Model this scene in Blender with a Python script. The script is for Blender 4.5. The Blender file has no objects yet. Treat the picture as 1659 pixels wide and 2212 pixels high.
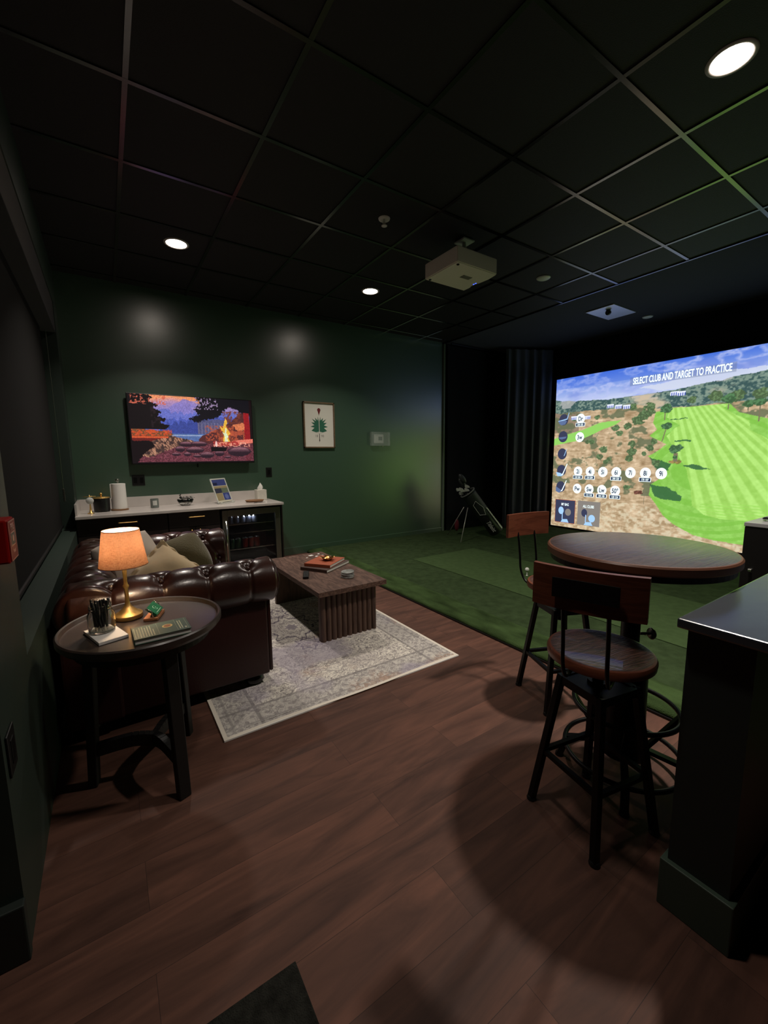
import bpy, bmesh, math, random
import numpy as np
from mathutils import Vector, Matrix
random.seed(7)
PI = math.pi
C = bpy.context.scene.collection
H0 = 3.10            # ceiling height
YW = 5.28            # far wall
XL = -0.275          # left wall
ZT = 0.04            # turf surface
# ------------------------------------------------------------------ helpers
def new_bm(): return bmesh.new()
def finish(name, bm, mats, parent=None, smooth=False, loc=None, rot=None, auto=None):
    me = bpy.data.meshes.new(name); bm.normal_update(); bm.to_mesh(me); bm.free()
    if not isinstance(mats, (list, tuple)): mats = [mats]
    for m in mats: me.materials.append(m)
    if smooth:
        for p in me.polygons: p.use_smooth = True
        if auto is not None: me.set_sharp_from_angle(angle=math.radians(auto))
    o = bpy.data.objects.new(name, me); C.objects.link(o)
    if parent: o.parent = parent
    if loc: o.location = loc
    if rot: o.rotation_euler = rot
    return o
def tag(o, label=None, cat=None, group=None, kind=None):
    if label: o['label'] = label
    if cat: o['category'] = cat
    if group: o['group'] = group
    if kind: o['kind'] = kind
    return o
def thing(name, label, cat, loc=(0, 0, 0), rz=0, group=None):
    o = bpy.data.objects.new(name, None); C.objects.link(o)
    o.location = loc; o.rotation_euler = (0, 0, rz); o.empty_display_size = .05
    return tag(o, label, cat, group)
def struct(name, bm, m, parent=None, **k):
    o = finish(name, bm, m, parent, **k)
    if not parent: o['kind'] = 'structure'
    return o
def box(bm, x0, x1, y0, y1, z0, z1, bev=0, seg=2, M=None, mi=0):
    v = [bm.verts.new((x, y, z)) for x in (x0, x1) for y in (y0, y1) for z in (z0, z1)]
    f = [(0, 1, 3, 2), (4, 6, 7, 5), (0, 4, 5, 1), (2, 3, 7, 6), (0, 2, 6, 4), (1, 5, 7, 3)]
    fs = [bm.faces.new([v[i] for i in q]) for q in f]
    for q in fs: q.material_index = mi
    if bev:
        es = list({e for q in fs for e in q.edges})
        r = bmesh.ops.bevel(bm, geom=es, offset=bev, segments=seg, profile=.6, affect='EDGES')
        v = list({a for q in r['faces'] for a in q.verts} | {a for a in v if a.is_valid})
    if M is not None: bmesh.ops.transform(bm, matrix=M, verts=[a for a in v if a.is_valid])
    return bm
def lathe(bm, prof, seg=32, M=None, mi=0, cap=True):
    rings = []
    for r, z in prof:
        rings.append([bm.verts.new((r*math.cos(2*PI*k/seg), r*math.sin(2*PI*k/seg), z)) for k in range(seg)])
    fs = []
    for a, b in zip(rings, rings[1:]):
        for k in range(seg):
            fs.append(bm.faces.new((a[k], a[(k+1) % seg], b[(k+1) % seg], b[k])))
    if cap:
        if prof[0][0] > 1e-5: fs.append(bm.faces.new(rings[0][::-1]))
        if prof[-1][0] > 1e-5: fs.append(bm.faces.new(rings[-1]))
    for f in fs: f.material_index = mi
    if M is not None: bmesh.ops.transform(bm, matrix=M, verts=[v for r in rings for v in r])
    return bm
def tube(bm, pts, r, seg=10, mi=0, closed=False):
    pts = [Vector(p) for p in pts]; n = len(pts); rings = []
    rr = r if isinstance(r, (list, tuple)) else [r]*n
    t0 = (pts[1]-pts[0]).normalized(); up = Vector((0, 0, 1)) if abs(t0.z) < .9 else Vector((1, 0, 0))
    nrm = t0.cross(up).normalized()
    for i, p in enumerate(pts):
        if closed: t = (pts[(i+1) % n]-pts[i-1]).normalized()
        else: t = (pts[min(i+1, n-1)]-pts[max(i-1, 0)]).normalized()
        nrm = (nrm - t*nrm.dot(t)).normalized(); b = t.cross(nrm)
        rings.append([bm.verts.new(p+(nrm*math.cos(2*PI*k/seg)+b*math.sin(2*PI*k/seg))*rr[i]) for k in range(seg)])
    m = n if closed else n-1
    for i in range(m):
        a, b_ = rings[i], rings[(i+1) % n]
        for k in range(seg):
            bm.faces.new((a[k], a[(k+1) % seg], b_[(k+1) % seg], b_[k])).material_index = mi
    if not closed:
        bm.faces.new(rings[0][::-1]).material_index = mi; bm.faces.new(rings[-1]).material_index = mi
    return bm
def bar(bm, p, q, w, d, w2=None, d2=None, side=None, bev=0):
    """square-section bar from p to q, width w along side, depth d across"""
    p, q = Vector(p), Vector(q); t = (q-p).normalized()
    s = Vector(side) if side else (Vector((0, 0, 1)) if abs(t.z) < .9 else Vector((1, 0, 0)))
    s = (s-t*s.dot(t)).normalized(); u = t.cross(s)
    w2 = w if w2 is None else w2; d2 = d if d2 is None else d2
    a = [bm.verts.new(p+s*i*w/2+u*j*d/2) for i, j in ((-1, -1), (1, -1), (1, 1), (-1, 1))]
    b = [bm.verts.new(q+s*i*w2/2+u*j*d2/2) for i, j in ((-1, -1), (1, -1), (1, 1), (-1, 1))]
    fs = [bm.faces.new(a[::-1]), bm.faces.new(b)]
    for k in range(4): fs.append(bm.faces.new((a[k], a[(k+1) % 4], b[(k+1) % 4], b[k])))
    if bev: bmesh.ops.bevel(bm, geom=list({e for f in fs for e in f.edges}), offset=bev, segments=1, affect='EDGES')
    return bm
def smooth_path(pts, n=8):
    """Catmull-Rom resample"""
    P = [Vector(p) for p in pts]; out = []
    for i in range(len(P)-1):
        a = P[max(i-1, 0)]; b = P[i]; c = P[i+1]; d = P[min(i+2, len(P)-1)]
        for k in range(n):
            t = k/n
            out.append(.5*((2*b)+(-a+c)*t+(2*a-5*b+4*c-d)*t*t+(-a+3*b-3*c+d)*t**3))
    out.append(P[-1]); return out
def prism(bm, pts, z0, z1, mi=0, M=None):
    a = [bm.verts.new((x, y, z0)) for x, y in pts]; b = [bm.verts.new((x, y, z1)) for x, y in pts]
    bm.faces.new(a[::-1]).material_index = mi; bm.faces.new(b).material_index = mi
    n = len(pts)
    for k in range(n): bm.faces.new((a[k], a[(k+1) % n], b[(k+1) % n], b[k])).material_index = mi
    if M is not None: bmesh.ops.transform(bm, matrix=M, verts=a+b)
    return bm
def T(x=0, y=0, z=0, rx=0, ry=0, rz=0, s=None):
    m = Matrix.Translation((x, y, z)) @ Matrix.Rotation(rz, 4, 'Z') @ Matrix.Rotation(ry, 4, 'Y') @ Matrix.Rotation(rx, 4, 'X')
    if s: m = m @ Matrix.Diagonal((s[0], s[1], s[2], 1))
    return m
def text(name, body, size, mat, parent, M, sx=1., align='CENTER', depth=.0004, bold=0., shear=0.):
    cu = bpy.data.curves.new(name, 'FONT'); cu.body = body; cu.size = size; cu.align_x = align; cu.align_y = 'CENTER'
    cu.extrude = depth; cu.offset = bold; cu.shear = shear
    to = bpy.data.objects.new('tmp', cu); C.objects.link(to)
    dg = bpy.context.evaluated_depsgraph_get(); dg.update()
    me = bpy.data.meshes.new_from_object(to.evaluated_get(dg)); bpy.data.objects.remove(to)
    me.transform(M @ Matrix.Diagonal((sx, 1, 1, 1))); me.materials.clear(); me.materials.append(mat)
    me.name = name; o = bpy.data.objects.new(name, me); C.objects.link(o); o.parent = parent
    return o
# ------------------------------------------------------------------ materials
def lin(c): return tuple(((x/255)/12.92 if x/255 <= .04045 else ((x/255+.055)/1.055)**2.4) for x in c)
def mat(name, col, rough=.5, metal=0., spec=.5, emit=None, es=0., coat=0., bump=None, var=None, trans=0., sheen=0., ior=None, alpha=1.):
    m = bpy.data.materials.new(name); m.use_nodes = True; nt = m.node_tree; b = nt.nodes['Principled BSDF']
    col = lin(col) if max(col) > 1 else col
    b.inputs['Base Color'].default_value = (*col, 1); b.inputs['Roughness'].default_value = rough
    b.inputs['Metallic'].default_value = metal; b.inputs['Specular IOR Level'].default_value = spec
    b.inputs['Coat Weight'].default_value = coat; b.inputs['Coat Roughness'].default_value = .15
    b.inputs['Transmission Weight'].default_value = trans; b.inputs['Sheen Weight'].default_value = sheen
    if ior: b.inputs['IOR'].default_value = ior
    if alpha < 1: b.inputs['Alpha'].default_value = alpha
    if emit: b.inputs['Emission Color'].default_value = (*lin(emit), 1); b.inputs['Emission Strength'].default_value = es
    tc = nt.nodes.new('ShaderNodeTexCoord')
    if var:   # (scale, amount, stretch xyz)
        mp = nt.nodes.new('ShaderNodeMapping'); mp.inputs['Scale'].default_value = var[2]
        nt.links.new(tc.outputs['Object'], mp.inputs[0])
        n = nt.nodes.new('ShaderNodeTexNoise'); n.inputs['Scale'].default_value = var[0]; n.inputs['Detail'].default_value = 6
        nt.links.new(mp.outputs[0], n.inputs['Vector'])
        r = nt.nodes.new('ShaderNodeValToRGB'); a = var[1]
        r.color_ramp.elements[0].position = .3; r.color_ramp.elements[1].position = .7
        r.color_ramp.elements[0].color = (*[x*(1-a) for x in col], 1); r.color_ramp.elements[1].color = (*[min(1, x*(1+a)) for x in col], 1)
        nt.links.new(n.outputs['Fac'], r.inputs[0]); nt.links.new(r.outputs[0], b.inputs['Base Color'])
    if bump:  # (scale, strength, stretch)
        mp = nt.nodes.new('ShaderNodeMapping'); mp.inputs['Scale'].default_value = bump[2] if len(bump) > 2 else (1, 1, 1)
        nt.links.new(tc.outputs['Object'], mp.inputs[0])
        n = nt.nodes.new('ShaderNodeTexNoise'); n.inputs['Scale'].default_value = bump[0]; n.inputs['Detail'].default_value = 4
        nt.links.new(mp.outputs[0], n.inputs['Vector'])
        bp = nt.nodes.new('ShaderNodeBump'); bp.inputs['Strength'].default_value = bump[1]; bp.inputs['Distance'].default_value = .005
        nt.links.new(n.outputs['Fac'], bp.inputs['Height']); nt.links.new(bp.outputs[0], b.inputs['Normal'])
    return m
def wood(name, c0, c1, scale=6, stretch=(1, 12, 12), rough=.35, rings=3., coat=0., bump=.15, spec=.5):
    m = bpy.data.materials.new(name); m.use_nodes = True; nt = m.node_tree; b = nt.nodes['Principled BSDF']; N = nt.nodes.new; L = nt.links.new
    tc = N('ShaderNodeTexCoord'); mp = N('ShaderNodeMapping'); mp.inputs['Scale'].default_value = stretch; L(tc.outputs['Object'], mp.inputs[0])
    n = N('ShaderNodeTexNoise'); n.inputs['Scale'].default_value = scale; n.inputs['Detail'].default_value = 8; n.inputs['Distortion'].default_value = .6; L(mp.outputs[0], n.inputs['Vector'])
    mu = N('ShaderNodeMath'); mu.operation = 'MULTIPLY'; mu.inputs[1].default_value = rings; L(n.outputs['Fac'], mu.inputs[0])
    fr = N('ShaderNodeMath'); fr.operation = 'PINGPONG'; fr.inputs[1].default_value = .5; L(mu.outputs[0], fr.inputs[0])
    r = N('ShaderNodeValToRGB'); r.color_ramp.elements[0].color = (*lin(c0), 1); r.color_ramp.elements[1].color = (*lin(c1), 1); r.color_ramp.elements[1].position = .5
    L(fr.outputs[0], r.inputs[0]); L(r.outputs[0], b.inputs['Base Color'])
    b.inputs['Roughness'].default_value = rough; b.inputs['Coat Weight'].default_value = coat; b.inputs['Specular IOR Level'].default_value = spec
    bp = N('ShaderNodeBump'); bp.inputs['Strength'].default_value = bump; bp.inputs['Distance'].default_value = .002
    L(fr.outputs[0], bp.inputs['Height']); L(bp.outputs[0], b.inputs['Normal'])
    return m
def attr_mat(name, es=0., rough=.8, bump=None, spec=.3):
    m = bpy.data.materials.new(name); m.use_nodes = True; nt = m.node_tree; b = nt.nodes['Principled BSDF']
    a = nt.nodes.new('ShaderNodeAttribute'); a.attribute_name = 'picture'
    b.inputs['Roughness'].default_value = rough; b.inputs['Specular IOR Level'].default_value = spec
    if es:
        b.inputs['Base Color'].default_value = (.02, .02, .02, 1)
        nt.links.new(a.outputs['Color'], b.inputs['Emission Color']); b.inputs['Emission Strength'].default_value = es
    else: nt.links.new(a.outputs['Color'], b.inputs['Base Color'])
    if bump:
        tc = nt.nodes.new('ShaderNodeTexCoord'); n = nt.nodes.new('ShaderNodeTexNoise'); n.inputs['Scale'].default_value = bump
        nt.links.new(tc.outputs['Object'], n.inputs['Vector']); bp = nt.nodes.new('ShaderNodeBump'); bp.inputs['Strength'].default_value = .4
        bp.inputs['Distance'].default_value = .002; nt.links.new(n.outputs['Fac'], bp.inputs['Height']); nt.links.new(bp.outputs[0], b.inputs['Normal'])
    return m
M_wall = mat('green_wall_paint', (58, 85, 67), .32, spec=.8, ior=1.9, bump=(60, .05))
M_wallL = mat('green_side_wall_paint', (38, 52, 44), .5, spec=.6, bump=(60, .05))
M_ceil = mat('black_ceiling_tile', (26, 26, 26), .7, spec=.4, bump=(180, .25))
M_grid = mat('black_grid_metal', (8, 8, 8), .2, spec=.5, ior=1.95)
M_fabric = mat('black_felt', (27, 30, 37), .85, spec=.15, sheen=.15, bump=(200, .2))
M_curtain = mat('black_velvet', (78, 86, 96), .6, spec=.5, sheen=.5)
M_trim = mat('green_edge_trim', (120, 135, 120), .35, spec=.8)
M_black = mat('black_plastic', (14, 14, 14), .4)
M_blackm = mat('black_metal', (20, 20, 20), .38, metal=.6, bump=(40, .04))
M_white = mat('white_plastic', (215, 218, 210), .4)
M_paper = mat('white_paper', (235, 232, 226), .8)
M_quartz = mat('white_quartz', (205, 198, 192), .2, var=(5, .06, (1, 1, 1)), spec=.6)
M_cab = wood('dark_cabinet_wood', (22, 16, 14), (34, 25, 22), 5, (1, 1, 8), .45)
M_steel = mat('brushed_steel', (120, 122, 112), .32, metal=.9)
M_steelb = mat('bright_steel', (205, 205, 195), .2, metal=1.)
M_brass = mat('antique_brass', (222, 182, 110), .38, metal=.85)
M_gold = mat('gold', (214, 160, 90), .2, metal=1.)
M_leather = mat('oxblood_leather', (56, 30, 23), .29, spec=.6, coat=.2, var=(2.5, .5, (1, 1, 1)), bump=(90, .12))
M_leatherp = mat('smooth_dark_leather', (44, 20, 18), .42, spec=.4, bump=(120, .15))
M_foot = mat('black_bun_wood', (14, 11, 10), .3)
M_walnut = wood('rough_walnut', (74, 54, 46), (112, 86, 74), 5, (6, 1, 6), .6, 4, bump=.3, spec=.3)
M_walnutv = wood('walnut_flutes', (60, 42, 35), (92, 68, 56), 6, (6, 6, .6), .6, 3, bump=.3)
M_seat = wood('reddish_brown_seat_wood', (50, 30, 26), (110, 74, 62), 4, (1, 14, 4), .36, 7, coat=.3, bump=.5)
M_board = wood('rust_brown_board_wood', (92, 48, 32), (116, 64, 44), 3, (2, 2, 12), .4, 3, coat=.1)
M_top = wood('dark_table_wood', (52, 38, 36), (78, 58, 53), 4, (1, 12, 6), .27, 5, coat=.0, bump=.3, spec=1.)
M_top.node_tree.nodes['Principled BSDF'].inputs['IOR'].default_value = 1.9
M_edge = mat('copper_brown_edge', (104, 66, 48), .4)
M_tray = mat('dark_bronze_tray', (52, 42, 38), .36, spec=.6, coat=.2)
M_legs = mat('black_stained_wood', (14, 12, 11), .6)
M_shadein = None
M_cream = mat('cream_velvet', (215, 190, 152), .95, spec=.1, sheen=.3, bump=(25, .3))
M_olive = mat('olive_plush', (98, 90, 64), 1., spec=.1, sheen=.4, bump=(120, .9))
M_ivory = mat('ivory_cotton', (205, 192, 180), .95, spec=.1)
M_red = mat('fire_red_plastic', (170, 18, 18), .35)
M_tan = mat('tan_leather_cover', (168, 84, 52), .6)
M_greenbook = mat('dark_green_cover', (52, 78, 62), .45, spec=.5)
M_card = mat('emerald_card', (18, 96, 62), .4)
M_oak = mat('light_oak', (170, 110, 70), .5, var=(8, .2, (1, 8, 8)))
M_frame = mat('walnut_picture_frame', (112, 92, 68), .5, var=(10, .25, (1, 1, 6)))
M_print = mat('white_print_paper', (228, 226, 214), .6)
M_leaf = mat('pine_green_ink', (40, 104, 80), .7)
M_dkred = mat('dark_red_ink', (110, 26, 30), .7)
M_ink = mat('dark_brown_ink', (52, 34, 34), .7)
M_grey = mat('grey_ink', (150, 146, 138), .7)
M_glass = mat('clear_glass', (1., 1., 1.), .03, trans=1., ior=1.45)
M_glass.node_tree.nodes['Principled BSDF'].inputs['Base Color'].default_value = (.95, .97, .96, 1)
M_tglass = mat('tinted_door_glass', (.01, .01, .012), .05, alpha=.3)
M_led = mat('cool_white_led', (255, 255, 255), .5, emit=(190, 210, 255), es=60)
M_bluel = mat('blue_led', (0, 0, 0), .5, emit=(40, 70, 255), es=8)
M_lampdisc = mat('warm_white_diffuser', (255, 255, 255), .5, emit=(255, 240, 225), es=30)
M_marble = mat('grey_marble', (150, 152, 148), .25, var=(22, .55, (1, 1, 3)))
M_turf = mat('dark_green_turf', (58, 74, 47), 1., spec=.05, var=(14, .22, (1, 1, 1)), bump=(420, 1.))
M_turf2 = mat('light_green_turf', (70, 90, 56), 1., spec=.05, var=(18, .12, (1, 1, 1)), bump=(500, .8))
M_turf3 = mat('shaggy_green_turf', (56, 74, 42), 1., spec=.05, var=(9, .5, (1, .4, 1)), bump=(160, 1.))
M_mat = mat('charcoal_doormat', (38, 38, 34), 1., spec=.1, var=(40, .4, (1, 1, 1)), bump=(300, 1.))
M_ponytop = mat('satin_black_green_top', (52, 58, 66), .25, spec=.6, ior=2.1, bump=(4, .25, (1, 3, 1)))
M_pony = mat('dark_green_half_wall_paint', (34, 42, 38), .55, spec=.5)
M_base = mat('dark_green_skirting_paint', (62, 78, 66), .4, spec=.6)
M_ball = mat('white_ball', (240, 240, 235), .3)
M_projw = mat('projector_shell', (236, 234, 216), .45)
M_jarw = mat('candle_wax_label', (200, 202, 196), .6)
M_smoke = mat('grey_glass_cup', (110, 118, 114), .15, spec=.7)
M_wick = mat('brown_wicker', (130, 92, 58), .6)
M_cang = mat('green_can', (70, 110, 80), .3, metal=.4)
M_canr = mat('red_can', (170, 60, 55), .3, metal=.4)
M_can2 = mat('silver_can', (80, 82, 92), .5, metal=.0)
M_liner = bpy.data.materials.new('white_shade_lining'); M_liner.use_nodes = True
def _liner():
    nt = M_liner.node_tree; nt.nodes.remove(nt.nodes['Principled BSDF']); N = nt.nodes.new; L = nt.links.new; d = N('ShaderNodeBsdfDiffuse'); t = N('ShaderNodeBsdfTranslucent'); mx = N('ShaderNodeMixShader'); mx.inputs[0].default_value = .45
    tc = N('ShaderNodeTexCoord'); n = N('ShaderNodeTexNoise'); n.inputs['Scale'].default_value = 80; L(tc.outputs['Object'], n.inputs['Vector']); r = N('ShaderNodeValToRGB'); r.color_ramp.elements[0].color = (.82, .79, .74, 1); r.color_ramp.elements[1].color = (.9, .87, .83, 1); L(n.outputs['Fac'], r.inputs[0])
    L(r.outputs[0], d.inputs[0]); L(r.outputs[0], t.inputs[0]); L(d.outputs[0], mx.inputs[1]); L(t.outputs[0], mx.inputs[2]); L(mx.outputs[0], nt.nodes['Material Output'].inputs[0])
_liner()
M_shade = bpy.data.materials.new('linen_lampshade'); M_shade.use_nodes = True
def _shade():
    nt = M_shade.node_tree; nt.nodes.remove(nt.nodes['Principled BSDF']); out = nt.nodes['Material Output']; N = nt.nodes.new; L = nt.links.new
    tc = N('ShaderNodeTexCoord'); w1 = N('ShaderNodeTexNoise'); mp = N('ShaderNodeMapping'); mp.inputs['Scale'].default_value = (60, 60, 700)
    w2 = N('ShaderNodeTexNoise'); mp2 = N('ShaderNodeMapping'); mp2.inputs['Scale'].default_value = (700, 700, 50)
    L(tc.outputs['Object'], mp.inputs[0]); L(tc.outputs['Object'], mp2.inputs[0]); L(mp.outputs[0], w1.inputs['Vector']); L(mp2.outputs[0], w2.inputs['Vector'])
    w1.inputs['Scale'].default_value = 1; w2.inputs['Scale'].default_value = 1
    a = N('ShaderNodeMath'); a.operation = 'ADD'; L(w1.outputs['Fac'], a.inputs[0]); L(w2.outputs['Fac'], a.inputs[1])
    r = N('ShaderNodeValToRGB'); r.color_ramp.elements[0].position = .35; r.color_ramp.elements[1].position = .6
    a2 = N('ShaderNodeMath'); a2.operation = 'MULTIPLY'; a2.inputs[1].default_value = .5; L(a.outputs[0], a2.inputs[0]); L(a2.outputs[0], r.inputs[0])
    r.color_ramp.elements[0].color = (*lin((126, 86, 62)), 1); r.color_ramp.elements[1].color = (*lin((182, 136, 104)), 1)
    d = N('ShaderNodeBsdfDiffuse'); t = N('ShaderNodeBsdfTranslucent'); mx = N('ShaderNodeMixShader'); mx.inputs[0].default_value = .28
    L(r.outputs[0], d.inputs[0]); L(r.outputs[0], t.inputs[0]); L(d.outputs[0], mx.inputs[1]); L(t.outputs[0], mx.inputs[2]); L(mx.outputs[0], out.inputs[0])
_shade()
# ------------------------------------------------------------------ painted pictures (colour per vertex)
def vnoise(x, y, seed=0):
    rng = np.random.RandomState(seed); G = rng.rand(256, 256)
    xi = np.floor(x).astype(int); yi = np.floor(y).astype(int); fx = x-xi; fy = y-yi
    fx = fx*fx*(3-2*fx); fy = fy*fy*(3-2*fy)
    g = lambda a, b: G[a & 255, b & 255]
    return (g(xi, yi)*(1-fx)+g(xi+1, yi)*fx)*(1-fy)+(g(xi, yi+1)*(1-fx)+g(xi+1, yi+1)*fx)*fy
def fbm(x, y, seed=0, oct=4):
    s = 0; a = .5; t = 0
    for k in range(oct):
        s = s+a*vnoise(x*2**k+17*k, y*2**k+31*k, seed+k); t += a; a *= .5
    return s/t
def inpoly(x, y, P):
    c = np.zeros(x.shape, bool); n = len(P)
    for i in range(n):
        x0, y0 = P[i]; x1, y1 = P[(i+1) % n]
        if y0 == y1: continue
        c ^= ((y0 > y) != (y1 > y)) & (x < (x1-x0)*(y-y0)/(y1-y0)+x0)
    return c
def picture(name, nx, ny, fn, place, m, parent):
    """a flat printed/projected picture: a fine grid whose vertices carry the colours of fn(u, v)"""
    u, v = np.meshgrid(np.linspace(0, 1, nx+1), np.linspace(0, 1, ny+1)); u = u.ravel(); v = v.ravel()
    rgb = np.clip(fn(u, v), 0, 255)/255.; rgb = np.where(rgb <= .04045, rgb/12.92, ((rgb+.055)/1.055)**2.4)
    co = place(u, v).astype(np.float32)
    i, j = np.meshgrid(np.arange(nx), np.arange(ny)); k = (j*(nx+1)+i).ravel()
    q = np.stack([k, k+1, k+nx+2, k+nx+1], 1).astype(np.int32)
    me = bpy.data.meshes.new(name); me.vertices.add(len(u)); me.vertices.foreach_set('co', co.ravel())
    me.loops.add(q.size); me.loops.foreach_set('vertex_index', q.ravel())
    me.polygons.add(len(q)); me.polygons.foreach_set('loop_start', np.arange(0, q.size, 4, dtype=np.int32))
    me.update(calc_edges=True)
    a = me.color_attributes.new('picture', 'FLOAT_COLOR', 'POINT')
    a.data.foreach_set('color', np.concatenate([rgb, np.ones((len(u), 1))], 1).astype(np.float32).ravel())
    me.materials.append(m); o = bpy.data.objects.new(name, me); C.objects.link(o); o.parent = parent
    return o
def mixc(img, mask, col, amt=1.):
    w = (mask*amt).reshape(-1, 1).astype(float); return img*(1-w)+np.array(col, float)*w if np.ndim(col) < 2 else img*(1-w)+col*w
# ------------------------------------------------------------------ room shell
bm = new_bm(); box(bm, -3.2, 7.2, -3.2, YW+.15, -.1, 0); 
M_floor = bpy.data.materials.new('brown_plank_floor'); M_floor.use_nodes = True
def _floor():
    nt = M_floor.node_tree; b = nt.nodes['Principled BSDF']; N = nt.nodes.new; L = nt.links.new
    tc = N('ShaderNodeTexCoord'); br = N('ShaderNodeTexBrick'); br.inputs['Scale'].default_value = 1; br.offset = .37; br.offset_frequency = 2
    br.inputs['Brick Width'].default_value = 1.22; br.inputs['Row Height'].default_value = .18; br.inputs['Mortar Size'].default_value = .0006; br.inputs['Mortar Smooth'].default_value = .3
    br.inputs['Color1'].default_value = (0, 0, 0, 1); br.inputs['Color2'].default_value = (1, 1, 1, 1); br.inputs['Mortar'].default_value = (.5, .5, .5, 1); br.inputs['Bias'].default_value = 0
    L(tc.outputs['Object'], br.inputs['Vector'])
    mp = N('ShaderNodeMapping'); mp.inputs['Scale'].default_value = (1.1, 7, 1); L(tc.outputs['Object'], mp.inputs[0])
    off = N('ShaderNodeVectorMath'); off.operation = 'ADD'; L(mp.outputs[0], off.inputs[0])
    sc = N('ShaderNodeVectorMath'); sc.operation = 'SCALE'; sc.inputs['Scale'].default_value = 7.; L(br.outputs['Color'], sc.inputs[0]); L(sc.outputs[0], off.inputs[1])
    n = N('ShaderNodeTexNoise'); n.inputs['Scale'].default_value = 1.6; n.inputs['Detail'].default_value = 7; n.inputs['Roughness'].default_value = .6; n.inputs['Distortion'].default_value = .8; L(off.outputs[0], n.inputs['Vector'])
    r = N('ShaderNodeValToRGB'); r.color_ramp.elements[0].position = .28; r.color_ramp.elements[1].position = .72
    r.color_ramp.elements[0].color = (*lin((64, 42, 34)), 1); r.color_ramp.elements[1].color = (*lin((112, 76, 62)), 1); L(n.outputs['Fac'], r.inputs[0])
    e = r.color_ramp.elements.new(.5); e.color = (*lin((88, 60, 49)), 1)
    mx = N('ShaderNodeMix'); mx.data_type = 'RGBA'; mx.blend_type = 'MULTIPLY'; mx.inputs['Factor'].default_value = 1
    r2 = N('ShaderNodeValToRGB'); r2.color_ramp.elements[0].color = (.86, .85, .85, 1); r2.color_ramp.elements[1].color = (1.08, 1.04, 1.02, 1); L(br.outputs['Color'], r2.inputs[0])
    L(r.outputs[0], mx.inputs[6]); L(r2.outputs[0], mx.inputs[7])
    mo = N('ShaderNodeMix'); mo.data_type = 'RGBA'; L(br.outputs['Fac'], mo.inputs['Factor']); L(mx.outputs[2], mo.inputs[6]); mo.inputs[7].default_value = (.018, .011, .008, 1)
    L(mo.outputs[2], b.inputs['Base Color']); b.inputs['Roughness'].default_value = .42; b.inputs['Specular IOR Level'].default_value = .28
    rr = N('ShaderNodeMapRange'); rr.inputs[3].default_value = .58; rr.inputs[4].default_value = .75; L(n.outputs['Fac'], rr.inputs[0]); L(rr.outputs[0], b.inputs['Roughness'])
    bp = N('ShaderNodeBump'); bp.inputs['Strength'].default_value = .15; bp.inputs['Distance'].default_value = .002; L(n.outputs['Fac'], bp.inputs['Height']); L(bp.outputs[0], b.inputs['Normal'])
_floor()
struct('floor', bm, M_floor)
bm = new_bm(); box(bm, -3.2, 4.70, -3.2, YW+.15, H0, H0+.1); ceil = struct('ceiling', bm, M_ceil)
# hanging grid of tees under the tiles
bm = new_bm()
xs = [2.877+.6625*k for k in range(-9, 3)]; ys = [1.237+.6485*k for k in range(-6, 7)]
for x in xs:
    if x > XL and x < 4.68: box(bm, x-.012, x+.012, -3., YW, H0-.007, H0+.001)
for y in ys: box(bm, XL, 4.70, y-.012, y+.012, H0-.0075, H0+.001)
struct('grid_bars', bm, M_grid, ceil)
bm = new_bm(); box(bm, 4.70, 7.2, -3.2, YW+.15, H0, H0+.1); tag(finish('ceiling_bay', bm, M_fabric), kind='structure')
bm = new_bm(); box(bm, 4.688, 4.706, -3.2, YW, H0-.012, H0+.0); tag(finish('trim_1', bm, M_grid), kind='structure')
# far wall with skirting
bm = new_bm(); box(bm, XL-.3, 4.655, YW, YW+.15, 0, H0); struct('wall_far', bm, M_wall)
bm = new_bm(); box(bm, 1.72, 4.655, YW-.012, YW, 0, .10, .003); struct('baseboard_far', bm, M_wall)
bm = new_bm(); box(bm, 4.672, 4.70, YW-.03, YW+.05, 0, H0-.02, .003); struct('trim_2', bm, M_trim)
# bay: black side lining, black wall behind the screen
bm = new_bm(); box(bm, 4.655, 7.2, YW+.02, YW+.15, 0, H0); struct('wall_bay', bm, M_fabric)
bm = new_bm(); box(bm, 6.62, 7.2, -3.2, YW+.02, 0, H0); struct('wall_right', bm, M_fabric)
bm = new_bm(); box(bm, -3.2, 7.2, -3.3, -3.2, 0, H0); struct('wall_back', bm, M_wallL)
# left wall with the window recess, return at the near end
yA, yB, zA, zB, XR = 1.785, 4.95, .655, 2.72, XL-.17
bm = new_bm()
box(bm, XL-.2, XL, 1.33, yA, 0, H0); box(bm, XL-.2, XL, yB, YW, 0, H0); box(bm, XL-.2, XL, yA, yB, 0, zA); box(bm, XL-.2, XL, yA, yB, zB, H0)
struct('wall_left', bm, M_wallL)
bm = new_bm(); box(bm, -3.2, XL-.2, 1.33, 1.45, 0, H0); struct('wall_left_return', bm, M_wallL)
bm = new_bm(); box(bm, -3.2, XL+.004, 1.30, 1.33, 0, .165, .004); struct('baseboard_left', bm, M_pony)
w = bpy.data.objects.new('window_1', None); C.objects.link(w); w['kind'] = 'structure'; w.location = (XR, (yA+yB)/2, zA)
bm = new_bm()
for a in ((-.03, 0, -1.58, -1.53, 0, 2.06), (-.03, 0, 1.53, 1.58, 0, 2.06), (-.03, 0, -1.58, 1.58, 0, .05), (-.03, 0, -1.58, 1.58, 2.01, 2.06), (-.03, 0, -.025, .025, 0, 2.06)): box(bm, *a, bev=.002)
finish('window_frame', bm, M_black, w)
bm = new_bm(); box(bm, -.02, -.014, -1.55, 1.55, .03, 2.03); finish('window_pane', bm, M_tglass, w)
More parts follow.
